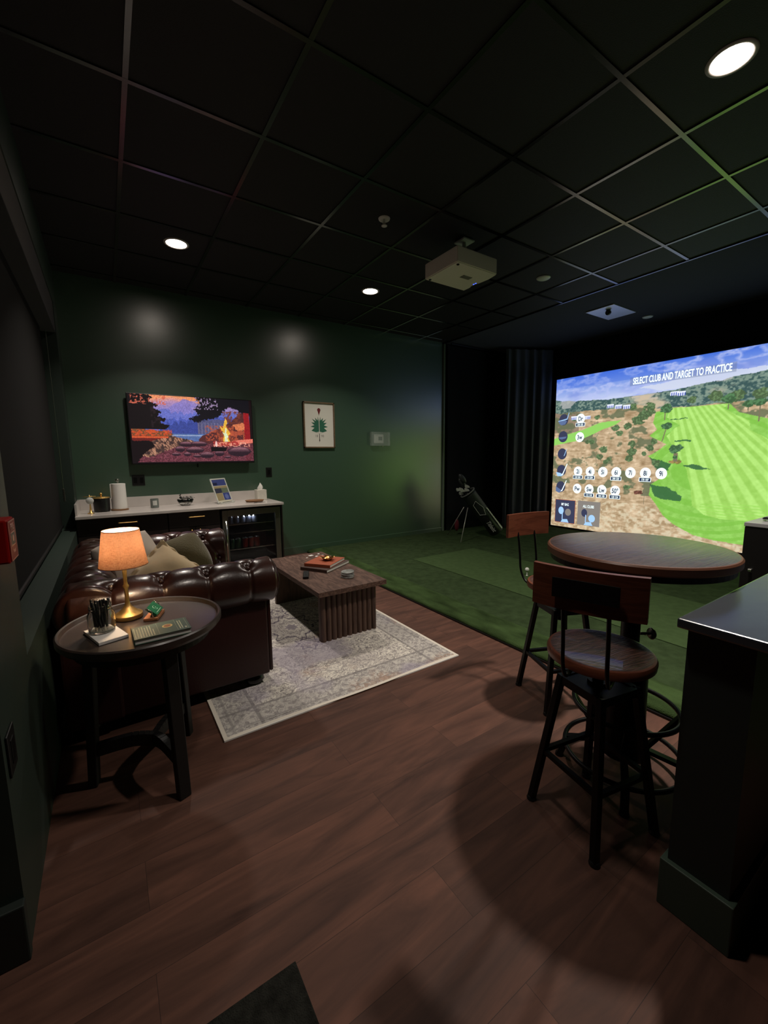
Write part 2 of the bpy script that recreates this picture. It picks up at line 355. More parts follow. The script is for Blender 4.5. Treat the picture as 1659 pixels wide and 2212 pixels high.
bm = new_bm(); box(bm, -.3, -.28, -1.7, 1.7, -.1, 2.2); finish('night_backing', bm, M_black, w)
sh = thing('roller_shade', 'black roller shade pulled down over the window in the left wall', 'blind', (XL-.12, (yA+yB)/2, zB))
bm = new_bm(); box(bm, .0, .115, -1.578, 1.578, -.27, 0, .006); finish('valance', bm, M_fabric, sh)
bm = new_bm()
for k in range(1):
    box(bm, .012, .016, -1.50, 1.44, -2.02, -.27)
finish('shade_cloth', bm, mat('charcoal_shade_cloth', (22, 21, 20), .9, spec=.2, bump=(300, .2)), sh)
bm = new_bm(); lathe(bm, [(.012, -1.50), (.014, -1.49), (.014, 1.43), (.012, 1.44)], 16, M=T(.014, 0, -2.02, rx=-PI/2)); finish('bottom_bar', bm, M_black, sh)
bm = new_bm(); tube(bm, [(.05, 1.49, -.27), (.05, 1.5, -1.0), (.05, 1.5, -1.68)], .0025, 6); finish('pull_chain', bm, M_steel, sh)
bm = new_bm(); box(bm, .042, .058, 1.488, 1.512, -1.8, -1.68, .004); finish('chain_weight', bm, M_steel, sh)
# half wall at the right
bm = new_bm(); box(bm, 1.262, 3.0, .293, .436, 0, .85); hw = struct('wall_half', bm, M_pony)
bm = new_bm(); box(bm, 1.228, 3.03, .258, .452, .85, .876, .005); struct('trim_3', bm, M_ponytop)
bm = new_bm(); box(bm, 1.246, 3.012, .278, .45, 0, .147, .003); struct('baseboard_half', bm, M_base)
# ------------------------------------------------------------------ turf
t = thing('turf', 'dark green artificial turf covering the floor right of the brown planks', 'artificial turf', (2.22, 0, 0))
bm = new_bm(); box(bm, .26, 4.4, -3.2, YW-.002, 0.001, ZT); finish('turf_surface', bm, M_turf, t)
bm = new_bm(); nb = 160
r0 = []; rng = np.random.RandomState(3)
for k in range(nb+1):
    y = -3.2+(YW-.002+3.2)*k/nb; d = .006*math.sin(y*9)+.004*rng.randn()
    prof = [(0.0+d*.2, .001), (-.004+d*.2, .02), (.012+d*.3, .036), (.06, .044+d*.3), (.13, .040), (.20, .048+d*.8), (.262, .041)]
    r0.append([bm.verts.new((x, y, z)) for x, z in prof])
for a, b in zip(r0, r0[1:]):
    for i in range(len(a)-1): bm.faces.new((a[i], a[i+1], b[i+1], b[i]))
bm.faces.new(r0[0][::-1]); bm.faces.new(r0[-1])
tag(finish('turf_border', bm, M_turf3, t, smooth=True), 'rougher dark green turf border')
bm = new_bm(); box(bm, -.012, .004, -3.2, YW-.02, 0.001, .012); finish('edge_strip', bm, M_black, t)
bm = new_bm(); box(bm, 3.06, 4.10, .88, 3.98, ZT+.0005, ZT+.006, .002); tag(finish('hitting_mat', bm, M_turf2), 'lighter green turf hitting strip inset in the dark turf', 'golf mat')
bm = new_bm(); box(bm, -.55, .305, .2, .90, .001, .011, .003); tag(finish('doormat', bm, M_mat), 'charcoal doormat on the planks at the bottom edge of the photo', 'mat')
# ------------------------------------------------------------------ projected golf screen
SX, SY, SZ, SW, SH = 6.5, 4.45, .067, 3.66, 2.49
scr = thing('impact_screen', 'large golf simulator screen showing a striped green fairway and club menu', 'screen', (SX, SY-SW/2, 0))
def sp(u, v, d=0): return (-d, SW/2-u*SW, SZ+v*SH)
FW = [(.485,.743),(.567,.741),(.66,.74),(.688,.694),(.72,.678),(.765,.655),(.85,.64),(.93,.60),(1.1,.56),(1.1,.12),(.9,.03),(.802,.03),(.738,.04),(.652,.044),(.59,.058),(.523,.104),(.484,.15),(.458,.208),(.43,.258),(.433,.321),(.478,.369),(.466,.421),(.416,.482),(.443,.504),(.478,.547),(.459,.563),(.415,.596),(.442,.631),(.426,.67),(.433,.728)]
FI = [(.485,.743),(.567,.741),(.66,.74),(.643,.72),(.681,.682),(.718,.652),(.724,.607),(.77,.56),(.9,.5),(1.1,.46),(1.1,.22),(.9,.19),(.791,.165),(.666,.159),(.617,.172),(.578,.216),(.57,.302),(.551,.409),(.507,.517),(.476,.592),(.501,.633),(.518,.646),(.471,.694)]
SMALL = [(-.01,.555),(-.01,.60),(.01,.608),(.144,.656),(.215,.692),(.304,.698),(.283,.673),(.217,.642),(.128,.588)]
def golf(u, v):
    n1 = fbm(u*30, v*22, 1, 5); n2 = fbm(u*90, v*70, 5, 4); n3 = fbm(u*9+v*3, v*14-u*4, 9, 5)
    uw = u+(n2-.5)*.012; vw = v+(n1-.5)*.016
    img = np.zeros((len(u), 3))
    sky = np.array((64, 104, 205.)); mt = np.array((150, 165, 215.)); hz = np.array((185, 195, 225.))
    k = np.clip((v-.84)/.16, 0, 1).reshape(-1, 1); img[:] = hz*(1-k)+sky*k
    ridge = np.abs(fbm(u*19+v*9, v*26-u*7, 21, 5)-.5)*2; ridge = np.clip(1-ridge*3.2, 0, 1)
    img = mixc(img, ridge, (172, 182, 226), .85); img = mixc(img, np.clip((n3-.5)*4, 0, 1), (110, 130, 205), .6)
    img = mixc(img, (v > .93) & (u < .45), (58, 98, 205), .35)
    img = mixc(img, inpoly(uw, vw, [(.36,.875),(.505,.892),(.62,.9),(.75,.897),(1.,.9),(1.,.85),(.75,.845),(.62,.847),(.45,.845)]), (200, 206, 222), .8)
    # tree belt
    belt = vw < .86-.03*np.sin(u*5)
    img = mixc(img, belt, (120, 140, 128)); n4 = fbm(u*130, v*110, 93, 3); bl = np.clip((n4*.6+n1*.4-.42)*7, 0, 1)
    img = mixc(img, belt*bl, (58, 84, 84)); img = mixc(img, belt*(n3 > .55)*(v > .8), (172, 172, 170), .8)
    img = mixc(img, belt*(v < .83)*(u > .33)*np.clip((n3-.48)*6, 0, 1), (196, 178, 152), .9)
    # brown hillside
    hill = inpoly(uw, vw, [(-.1,.80),(.02,.77),(.1,.775),(.2,.775),(.27,.765),(.33,.79),(.45,.745),(.7,.745),(.85,.72),(1.1,.7),(1.1,-.1),(-.1,-.1)])
    ns = fbm(u*40, v*110, 15, 4); base = np.array((182, 158, 126.))+((n2-.5)*50).reshape(-1, 1)+((n1-.5)*60).reshape(-1, 1)+((ns-.5)*70).reshape(-1, 1)
    img = mixc(img, hill, base)
    img = mixc(img, hill*(v < .2)*np.clip((n2-.45)*5, 0, 1), (206, 196, 168), .7)
    img = mixc(img, hill*(v > .64)*(u < .12), (120, 104, 92), .7)
    # scrub
    sc = hill*np.clip((fbm(u*26, v*22, 33, 4)-.56)*14, 0, 1)*(v > .25); img = mixc(img, sc, (96, 104, 78), .85)
    img = mixc(img, inpoly(u, v+(n1-.5)*.006, SMALL), (140, 200, 96))
    # fairway
    uf = u+(n1-.5)*.006; fw = inpoly(uf, v, FW); fi = inpoly(uf, v, FI)
    img = mixc(img, fw, (136, 192, 86)); g = ((n2-.5)*34).reshape(-1, 1); img = img+g*fw.reshape(-1, 1)
    img = mixc(img, fw*(np.sin((u-.6)**2*300+(v-.4)**2*260) > .2)*(~fi), (118, 180, 66), .6)
    st = (u-.461)/(.985-v+1e-3); s = np.sin(st*2*PI/.068)
    fine = np.clip(s*2.5, -1, 1)*.5+.5
    img = mixc(img, fi, (170, 218, 114)); img = mixc(img, fi*fine, (146, 196, 88), .85)
    lo = inpoly(u, v, [(.63,.24),(1.1,.25),(1.1,.165),(.66,.165),(.605,.19),(.6,.225)]); img = mixc(img, lo*(np.sin(v*420+u*20) > .3), (146, 204, 88), .7)
    img = img+((n2-.5)*22).reshape(-1, 1)*fi.reshape(-1, 1)
    # shadows on the grass that belong to the picture
    for P in ([(.533,.43),(.571,.438),(.625,.411),(.585,.41)], [(.428,.32),(.49,.31),(.546,.263),(.539,.233),(.47,.24),(.455,.25)], [(.485,.685),(.542,.684),(.542,.68),(.485,.679)], [(.505,.567),(.56,.566),(.56,.558),(.505,.56)], [(.42,.475),(.50,.44),(.49,.40),(.45,.41)]):
        img = mixc(img, inpoly(uw, v+(n2-.5)*.01, P), (50, 92, 60), .85)
    def blob(cx, cy, rx, ry, col, a=1., th=.0):
        nonlocal img
        d = ((u-cx)/rx)**2+((v-cy)/ry)**2; d = d+(n2-.5)*1.6
        img = mixc(img, d < .8, col, a); img = mixc(img, (d < .8)*np.clip((fbm(u*200, v*150, 91, 2)-.5)*8, 0, 1), [c*1.6 for c in col], .6*a)
    for (cx, cy, s_) in ((.39,.711,.035),(.37,.69,.03),(.41,.73,.03),(.352,.553,.022),(.355,.51,.026),(.345,.47,.02),(.239,.524,.025),(.223,.48,.022),(.284,.653,.02),(.202,.726,.016),(.165,.578,.016),(.431,.565,.018),(.42,.53,.02),(.4,.497,.014),(.264,.466,.014),(.412,.761,.03),(.348,.77,.02),(.446,.444,.02),(.184,.577,.02),(.343,.298,.018),(.10,.73,.02),(.30,.62,.02),(.33,.66,.022),(.25,.45,.016),(.14,.59,.013),(.62,.78,.03),(.68,.775,.03),(.74,.77,.03),(.8,.76,.03),(.55,.775,.02),(.9,.74,.03)):
        blob(cx, cy, s_*.8, s_, (74, 94, 64), .95)
    blob(.391, .27, .02, .014, (92, 60, 50)); blob(.512, .45, .025, .012, (120, 96, 62), .8)
    for (x0, y0, x1, y1, w_) in ((.465,.68,.466,.735,.0015),(.462,.563,.474,.643,.0018),(.509,.452,.507,.5,.0035),(.516,.45,.515,.5,.0035),(.658,.711,.657,.757,.0015),(.713,.685,.711,.723,.0015),(.742,.643,.741,.724,.0018),(.412,.2,.413,.3,.0012),(.21,.44,.205,.5,.001),(.23,.44,.228,.5,.001)):
        tt = np.clip((v-y0)/(y1-y0), 0, 1); img = mixc(img, (np.abs(u-(x0+(x1-x0)*tt)) < w_)*(v > y0)*(v < y1), (118, 110, 88))
    for (cx, cy, s_) in ((.466,.742,.024),(.474,.648,.018),(.508,.52,.022),(.517,.527,.016),(.657,.765,.022),(.711,.73,.018),(.741,.735,.02),(.51,.475,.008)):
        blob(cx, cy, s_, s_*1.15, (62, 92, 62), 1.)
    for (cx, cy) in ((.256,.788),(.29,.779),(.322,.774),(.096,.734),(.159,.731),(.492,.82),(.514,.816)):
        b_ = (np.abs(u-cx) < .014)*(np.abs(v-cy) < .011); img = mixc(img, b_, (225, 230, 245)); img = mixc(img, b_*(np.sin(u*900) > .1)*(v < cy+.004), (60, 80, 170))
    # dark bar behind the title
    img = mixc(img, (np.abs(v-.914) < .024)*(np.abs(u-.5) < .17), (96, 108, 135), .35)
    return img
M_golf = attr_mat('projected_golf_picture', es=1.2)
picture('projected_picture', 560, 380, golf, lambda u, v: np.stack([np.zeros_like(u), SW/2-u*SW, SZ+v*SH], 1), M_golf, scr)
bm = new_bm(); box(bm, .004, .02, -SW/2-.05, SW/2+.004, SZ-.02, SZ+SH+.03); finish('screen_cloth', bm, M_fabric, scr)
E_white = mat('projected_white', (0, 0, 0), .9, emit=(232, 250, 250), es=1.35)
E_dark = mat('projected_dark_slate', (0, 0, 0), .9, emit=(62, 66, 92), es=1.)
E_navy = mat('projected_navy', (0, 0, 0), .9, emit=(40, 52, 84), es=1.)
E_ice = mat('projected_pale_blue', (0, 0, 0), .9, emit=(160, 200, 240), es=1.2)
E_grey = mat('projected_grey', (0, 0, 0), .9, emit=(140, 134, 128), es=1.)
E_or = mat('projected_orange', (0, 0, 0), .9, emit=(176, 100, 70), es=1.)
Mscr = lambda u, v, d: Matrix.Translation(sp(u, v, d)) @ Matrix(((0, 0, -1, 0), (-1, 0, 0, 0), (0, 1, 0, 0), (0, 0, 0, 1)))
def disc(bm, u, v, r, d, M=Mscr, mi=0, n=28, sq=1., y=0, x=0):
    vs = [bm.verts.new(M(u, v, d) @ Vector((x+r*math.cos(2*PI*k/n), y+r*sq*math.sin(2*PI*k/n), 0))) for k in range(n)]
    bm.faces.new(vs).material_index = mi
def rect(bm, u, v, x0, x1, y0, y1, d, M=Mscr, mi=0):
    bm.faces.new([bm.verts.new(M(u, v, d) @ Vector(p)) for p in ((x0, y0, 0), (x1, y0, 0), (x1, y1, 0), (x0, y1, 0))]).material_index = mi
def polyf(bm, u, v, pts, d, M=Mscr, mi=0):
    bm.faces.new([bm.verts.new(M(u, v, d) @ Vector((x, y, 0))) for x, y in pts]).material_index = mi
c0, dc = .1275, .0568
rows = [(.727, [('Dr', '230 255')]), (.608, [('3w', '')]), (.384, [('2i', '210 203'), ('4i', '210 204'), ('5i', ''), ('6i', '200 220'), ('7i', ''), ('8i', '170 187'), ('9i', '')]), (.27, [('Pw', ''), ('Sw', '112 118'), ('Lw', '104 100'), ('50°', '120 124')])]
texts = []
for v, lst in rows:
    for k, (a, b) in enumerate(lst):
        bm = new_bm(); u = c0+dc*k; disc(bm, u, v, .074, .003, mi=0, sq=1.08); texts.append((u, v-.002, a, .1, E_dark, .006))
        if b:
            rect(bm, u, v-.038, -.082, .082, -.031, .031, .004, mi=0); rect(bm, u, v-.038, -.074, .074, -.024, .024, .005, mi=1); texts.append((u, v-.039, b, .044, E_white, .0065))
        finish('club_button', bm, [E_white, E_navy], scr)
for n, (u, v, a, s, m_, d) in enumerate(texts): text('button_text', a, s, m_, scr, Mscr(u, v, d), sx=.72, bold=.0025 if s > .05 else .0008)
E_sb = mat('projected_steel_blue', (0, 0, 0), .9, emit=(98, 118, 160), es=1.)
for k, v in enumerate((.729, .616, .50, .388, .276)):
    bm = new_bm(); u = .045; disc(bm, u, v, .085, .003, mi=0, sq=1.1)
    if k == 0: polyf(bm, u, v, [(-.1, -.02), (-.05, -.005), (.03, -.01), (.06, -.03), (.03, -.08), (-.04, -.09), (-.08, -.06)], .005, mi=2); polyf(bm, u, v, [(.02, -.01), (.07, .0), (.1, .11), (.09, .11), (.06, .015), (-.1, -.015), (-.1, -.025)], .006, mi=1)
    elif k == 1: polyf(bm, u, v, [(-.08, -.01), (.07, .0), (.05, -.03), (-.02, -.045), (-.06, -.035)], .005, mi=2)
    elif k == 2: polyf(bm, u, v, [(.03, -.04), (.045, -.03), (.085, .08), (.075, .08)], .005, mi=1)
    else:
        polyf(bm, u, v, [(-.10, -.03), (-.02, -.045), (.045, -.075), (.0, -.1), (-.07, -.1)] if k == 3 else [(-.09, .0), (.02, -.06), (-.02, -.11), (-.09, -.08)], .005, mi=1 if k == 3 else 2)
        polyf(bm, u, v, [(.0, -.085), (.035, -.07), (.11, .11), (.095, .11), (.03, -.04)], .006, mi=3)
    finish('club_icon', bm, [E_dark, E_ice, E_sb, E_white], scr)
bm = new_bm()
rect(bm, .072, .108, -.188, .188, -.20, .20, .002, mi=4); rect(bm, .072, .108, -.18, .18, -.192, .192, .003, mi=0)
rect(bm, .187, .11, -.19, .19, -.20, .20, .002, mi=3)
for ox, q in ((.072, 1), (.187, 2)):
    disc(bm, ox, .1, .05, .005, mi=q, x=-.07, y=.03, sq=1.3); disc(bm, ox, .1, .055, .005, mi=3 if q == 1 else 1, x=.06, y=.01 if q == 1 else -.05, sq=1.1)
    rect(bm, ox, .1, -.05, -.035, -.13, .0, .006, mi=1); polyf(bm, ox, .1, [(-.07, -.17), (.08, -.17), (.05, -.11), (-.04, -.12)], .005, mi=1)
finish('bag_tiles', bm, [E_dark, E_ice, E_dark, E_grey, E_or], scr)
text('tile_text', 'MY BAG', .062, E_white, scr, Mscr(.072, .155, .006), sx=.62, bold=.001)
text('tile_text', 'ALL CLUBS', .062, E_white, scr, Mscr(.186, .155, .006), sx=.62, bold=.001)
text('title_text', 'SELECT CLUB AND TARGET TO PRACTICE', .13, E_white, scr, Mscr(.5, .914, .004), sx=.47, bold=.003)
# ------------------------------------------------------------------ curtains in the bay
def drape(bm, p0, p1, z0, z1, n, folds, amp, ph=0, gather=0.):
    p0 = Vector(p0); p1 = Vector(p1); d = (p1-p0); L = d.length; nn = Vector((d.y, -d.x))/L
    rws = []
    for j in range(9):
        f = j/8; z = z0+(z1-z0)*f; row = []
        for i in range(n+1):
            s = i/n; w = math.sin(2*PI*folds*s+ph+.35*math.sin(5*s+ph)+.5*(1-f)*math.sin(9*s))
            a = amp*(.55+.45*(1-f))*(.7+.3*math.sin(11*s+1)); q = p0+d*s+nn*(w*a)
            row.append(bm.verts.new((q.x, q.y, z)))
        rws.append(row)
    for a, b in zip(rws, rws[1:]):
        for i in range(n): bm.faces.new((a[i], a[i+1], b[i+1], b[i]))
cur = thing('side_curtain', 'black pleated curtain hanging just left of the golf screen', 'curtain', (6.08, 4.68, 0))
bm = new_bm(); drape(bm, (-.36, .20), (.38, -.17), ZT+.01, H0-.05, 170, 5.6, .05); bmesh.ops.solidify(bm, geom=bm.faces[:], thickness=.004)
finish('curtain_cloth', bm, M_curtain, cur, smooth=True)
cur2 = thing('side_drape', 'flat black drape behind the golf bag on the bay side', 'curtain', (5.5, 5.2, 0))
bm = new_bm(); drape(bm, (-.78, .02), (.75, .02), ZT+.01, H0-.045, 120, 2.2, .018, 2.); bmesh.ops.solidify(bm, geom=bm.faces[:], thickness=.004)
finish('curtain_cloth', bm, M_fabric, cur2, smooth=True)
bm = new_bm(); tube(bm, [(4.74, 5.16, H0-.03), (6.42, 5.18, H0-.03)], .012, 10); tag(finish('curtain_rail', bm, M_blackm), 'thin dark curtain rail under the ceiling at the bay corner', 'rail')
# ------------------------------------------------------------------ television
tv = thing('television', 'wall-mounted television showing a campfire by a mountain lake', 'television', (.885, 5.2, 1.254))
bm = new_bm(); box(bm, -.652, .652, 0, .03, -.008, .742, .004); finish('tv_body', bm, M_black, tv)
bm = new_bm(); box(bm, -.2, .2, .03, .078, .2, .55, .003); box(bm, .0, .01, .03, .07, -.05, .3); finish('wall_mount', bm, M_black, tv)
def fire(u, v):
    n1 = fbm(u*18, v*10, 41, 5); n2 = fbm(u*85, v*48, 43, 4); n3 = fbm(u*48, v*20, 47, 4); n4 = fbm(u*170, v*96, 49, 2)
    S = lambda x, a, w=.06: np.clip((x-a)/w+.5, 0, 1)
    uw = u+(n2-.5)*.022; vw = v+(n2[::-1]-.5)*.03; A = np.array
    P = lambda pts: inpoly(uw, vw, pts)
    img = np.zeros((len(u), 3)); k = S(v, .82, .3).reshape(-1, 1); img[:] = A((98, 114, 205.))*(1-k)+A((214, 158, 190.))*k
    img = mixc(img, S(v+.3*np.abs(u-.33), .96, .08)*(u < .6), (250, 158, 108))
    img = mixc(img, inpoly(u, v+(n1-.5)*.05, [(.2,.80),(.30,.83),(.42,.96),(.5,.93),(.62,.78),(.62,.6),(.2,.6)]), (142, 130, 208), .85)
    for q, (h, c) in enumerate(((.74, (104, 116, 206)), (.66, (76, 92, 186)), (.58, (58, 72, 150)))):
        tl = h+.07*vnoise(u*60+q*9, u*0, 50+q)+.03*np.sin(u*11+q); img = mixc(img, (v < tl)*(v > .43)*(u > .22), c, .85)
    img = mixc(img, (u > .52)*(v < .64+.06*n3)*(v > .43), (92, 88, 118), .8); img = mixc(img, (u > .52)*(v < .62)*(v > .43)*S(np.sin(u*230), .4, .5), (142, 134, 160), .45)
    img = mixc(img, inpoly(u, v, [(.24,.445),(.66,.44),(.62,.3),(.3,.3)]), (84, 112, 172)); img = mixc(img, (np.abs(v-.418) < .007)*(u > .3)*(u < .6), (205, 215, 235), .8)
    img = mixc(img, S(np.sin(v*260), .3, .6)*(v < .43)*(v > .3)*(u > .28)*(u < .62), (120, 140, 190), .35)
    # ground
    g = P([(0,.33),(.18,.35),(.32,.33),(.62,.30),(1.1,.32),(1.1,-.1),(-.1,-.1),(-.1,.33)]); img = mixc(img, g, (92, 44, 54)); img = mixc(img, g*S(n4, .58), (160, 92, 104), .55); img = mixc(img, g*S(n2, .5, .1)*(v < .12), (120, 56, 72), .6)
    reeds = P([(.16,.40),(.22,.43),(.32,.40),(.48,.34),(.46,.27),(.30,.22),(.12,.08),(.06,.12),(.14,.26)]); img = mixc(img, reeds, (112, 78, 66)); img = mixc(img, reeds*S(fbm(u*160+v*60, v*26, 59, 2), .52), (220, 160, 128), .75); img = mixc(img, reeds*S(n3, .56), (50, 36, 38), .8)
    # left shore and its reflection
    img = mixc(img, P([(-.1,.51),(.05,.52),(.16,.49),(.27,.47),(.325,.43),(.30,.40),(-.1,.40)]), (120, 78, 50)); img = mixc(img, (u < .31)*(v > .405)*(v < .50)*S(n2+.2*(.2-u), .5), (226, 84, 46), .85)
    img = mixc(img, P([(-.1,.40),(.28,.40),(.16,.33),(-.1,.31)]), (112, 36, 34)); img = mixc(img, (u < .28)*(np.abs(v-.385) < .014), (236, 98, 54), .9)
    img = mixc(img, P([(-.1,.33),(.15,.33),(.17,.25),(.09,.14),(.03,.0),(-.1,.0)]), (18, 8, 14))
    # left spruce
    edge = .285-.13*np.clip((v-.5)/.5, 0, 1)+.035*(n2-.5)*2+.02*np.sin(v*60); img = mixc(img, (u < edge)*(v > .50), (17, 10, 15)); img = mixc(img, (u < edge)*(v > .5)*(u > .16)*S(n3, .55), (56, 40, 48), .5)
    img = mixc(img, (u < .28)*(v > .86)*S(n2, .60, .05), (226, 110, 86), .9)
    # bank, rocks and glow behind the fire
    img = mixc(img, P([(.55,.42),(.66,.5),(.78,.62),(.95,.86),(.95,.33),(.5,.28)]), (88, 42, 44)); img = mixc(img, (u > .58)*(u < .93)*(v > .34)*(v < .58)*S(n2, .52, .1), (206, 92, 58), .75)
    img = mixc(img, P([(.82,.60),(.92,.64),(.93,.52),(.86,.50)]), (238, 134, 86), .9); img = mixc(img, P([(.78,.50),(.92,.50),(.92,.44),(.8,.42)]), (186, 84, 60), .9)
    img = mixc(img, P([(.73,.80),(.9,.82),(.9,.62),(.76,.62)])*S(n2, .48, .1), (120, 58, 46), .9)
    # overhanging branches
    img = mixc(img, inpoly(u+(n2-.5)*.06, v+(n4-.5)*.05, [(.48,1.1),(1.1,1.1),(1.1,.74),(.934,.76),(.86,.84),(.80,.88),(.735,.79),(.695,.70),(.612,.673),(.523,.617),(.44,.665),(.53,.735),(.50,.82),(.54,.91)]), (15, 13, 22))
    img = mixc(img, (v > .82)*(u > .48)*(u < .70)*S(n2, .60, .05), (186, 158, 200), .85)
    img = mixc(img, inpoly(u+(n2-.5)*.008, v, [(.922,.8),(.972,.79),(.985,.33),(.928,.33)]), (166, 28, 36)); img = mixc(img, (u > .93)*(u < .98)*(v < .8)*S(np.sin(u*500+v*6), .3, .5), (110, 14, 26), .5); img = mixc(img, (u > .978)*(v > .3), (22, 6, 12))
    img = mixc(img, inpoly(u, v, [(.80,.335),(.862,.355),(.998,.375),(.998,.31),(.824,.275)]), (240, 124, 104)); img = mixc(img, P([(.64,.33),(.84,.34),(.88,.27),(.64,.25)]), (176, 52, 52), .9); img = mixc(img, (u > .64)*(u < .97)*(v > .245)*(v < .32)*S(n2, .56), (255, 176, 150), .9)
    for (cx, cy, rx, ry) in ((.418,.285,.06,.04),(.52,.29,.07,.04),(.365,.21,.04,.045),(.487,.195,.075,.05),(.582,.117,.062,.05),(.69,.142,.04,.05),(.87,.17,.105,.08),(.33,.13,.035,.025),(.5,.10,.035,.025),(.42,.13,.03,.03),(.76,.08,.03,.02)):
        d = ((u-cx)/rx)**2+((v-cy)/ry)**2+(n3-.5)*.4; img = mixc(img, S(-d, -1, .1), (44, 26, 38)); img = mixc(img, S(-d, -.85, .3)*S(v, cy+ry*.2, ry*.8), (168, 112, 124), .85)
    img = mixc(img, inpoly(u, v, [(.62,.245),(.76,.235),(.75,.175),(.62,.17)]), (14, 8, 14))
    F = [(.759,.707),(.774,.644),(.761,.568),(.797,.453),(.77,.413),(.789,.329),(.729,.329),(.739,.45),(.698,.589),(.732,.54)]
    d = np.hypot((u-.755)/.09, (v-.42)/.2); img = mixc(img, np.clip(1-d, 0, 1), (255, 120, 60), .5)
    img = mixc(img, inpoly(u+(n2-.5)*.012, v, F), (255, 196, 70)); F2 = [(.757+(x-.757)*.55, .33+(y-.33)*.6) for x, y in F]; img = mixc(img, inpoly(u, v, F2), (240, 252, 205))
    img = mixc(img, ((u-.667)/.009)**2+((v-.29)/.045)**2 < 1, (255, 214, 205))
    img = img*(.88+.3*(n4-.5)).reshape(-1, 1)
    return mixc(img, (v < .015) | (u < .01), (16, 8, 14))
picture('tv_picture', 480, 270, fire, lambda u, v: np.stack([-.642+u*1.284, u*0-.0015, .004+v*.729], 1), attr_mat('tv_picture_light', es=1.15, rough=.3), tv)
# ------------------------------------------------------------------ framed print, thermostat, outlets
pf = thing('framed_print', 'framed white print of a green pine and red tee marked 18 90', 'picture', (2.452, YW, 1.731))
bm = new_bm()
for a in ((-.228, -.21), (.21, .228)): box(bm, a[0], a[1], -.03, -.001, -.305, .305, .002)
for a in ((-.305, -.287), (.287, .305)): box(bm, -.228, .228, -.03, -.001, a[0], a[1], .002)
finish('frame', bm, M_frame, pf)
bm = new_bm(); box(bm, -.212, .212, -.014, -.004, -.29, .29); sheet = finish('print_sheet', bm, M_print, pf)
MP = lambda u, v, d: T(u, -.014-d, v, rx=PI/2)
bm = new_bm()
polyf(bm, 0, .0, [(-.003, .13), (.003, .13), (.002, .215-.02)] , .001, MP, 2)
pts = [(.024*math.sin(a)*(1 if abs(a) < 2 else .9), .20+.026*math.cos(a)) for a in [k*.3-2.1 for k in range(15)]]+[(.0, .13)]
polyf(bm, 0, 0, pts, .0015, MP, 1)
def leafpoly(sx):
    tips = [(.115, -.075), (.128, -.02), (.115, .035), (.105, .085), (.06, .10), (.018, .115)]
    out = [(.004, -.085)]
    out.append((.05, -.095)); 
    for k, (x, y) in enumerate(tips):
        out.append((x, y))
        if k < len(tips)-1:
            x2, y2 = tips[k+1]; out.append(((x+x2)/2*.58, (y+y2)/2*.62-.005))
    out.append((.004, .05)); out = [(sx*x, y) for x, y in out]
    return out if sx > 0 else out[::-1]
for s in (1, -1): polyf(bm, 0, 0, leafpoly(s), .001, MP, 0)
rect(bm, 0, 0, -.004, .004, -.11, -.03, .002, MP, 3); polyf(bm, 0, 0, [(-.004, -.11), (.004, -.11), (.004, -.19), (.008, -.2), (.0, -.225), (-.008, -.2), (-.004, -.19)][::-1], .002, MP, 2)
rect(bm, 0, 0, -.05, -.01, -.102, -.099, .001, MP, 4); rect(bm, 0, 0, .01, .045, -.104, -.101, .001, MP, 4)
finish('tree_drawing', bm, [M_leaf, M_dkred, M_ink, M_print, M_grey], pf)
text('print_text', '18', .045, M_grey, pf, MP(-.045, -.145, .001)); text('print_text', '90', .045, M_grey, pf, MP(.045, -.145, .001))
th = thing('thermostat', 'white thermostat inside a clear plastic guard on the green wall', 'thermostat', (3.42, YW, 1.56))
bm = new_bm(); box(bm, -.095, .075, -.022, -.001, -.065, .068, .012); finish('thermostat_body', bm, M_white, th)
bm = new_bm(); box(bm, -.02, .045, -.024, -.02, -.02, .035); finish('display', bm, M_smoke, th)
bm = new_bm(); box(bm, -.155, .165, -.055, -.05, -.1, .1, .002); box(bm, -.155, -.15, -.055, 0, -.1, .1); box(bm, .16, .165, -.055, 0, -.1, .1); box(bm, -.155, .165, -.055, 0, .095, .1); box(bm, -.155, .165, -.055, 0, -.1, -.095)
finish('guard', bm, mat('clear_guard_plastic', (200, 215, 205), .2, alpha=.22), th)
bm = new_bm(); lathe(bm, [(.0, 0), (.008, 0), (.008, .012), (0, .014)], 12, M=T(.03, -.05, -.105, rx=PI)); finish('key', bm, M_steelb, th)
def outlet(name, x, z, w_, h_, label, wall='far', y=None):
    if wall == 'far': o = thing(name, label, 'outlet', (x, YW, z)); R = Matrix.Identity(4)
    else: o = thing(name, label, 'outlet', (XL, y, z), rz=PI/2); R = None
    bm = new_bm(); box(bm, -w_/2, w_/2, -.006, -.0005, -h_/2, h_/2, .003); finish('cover_plate', bm, M_black, o)
    bm = new_bm()
    for k in range(max(1, round(w_/.06))):
        cx = -w_/2+w_*(k+.5)/max(1, round(w_/.06)); box(bm, cx-.017, cx+.017, -.008, -.005, -.033, .033, .002)
    finish('receptacle', bm, M_blackm, o); return o
outlet('wall_outlet', .285, 1.075, .12, .115, 'black double outlet on the far wall above the paper towel')
outlet('wall_outlet', 1.735, 1.12, .075, .12, 'black single outlet on the far wall above the tissue box')
outlet('wall_outlet', 0, .545, .085, .115, 'black outlet low on the left wall near the camera', 'left', 1.40)
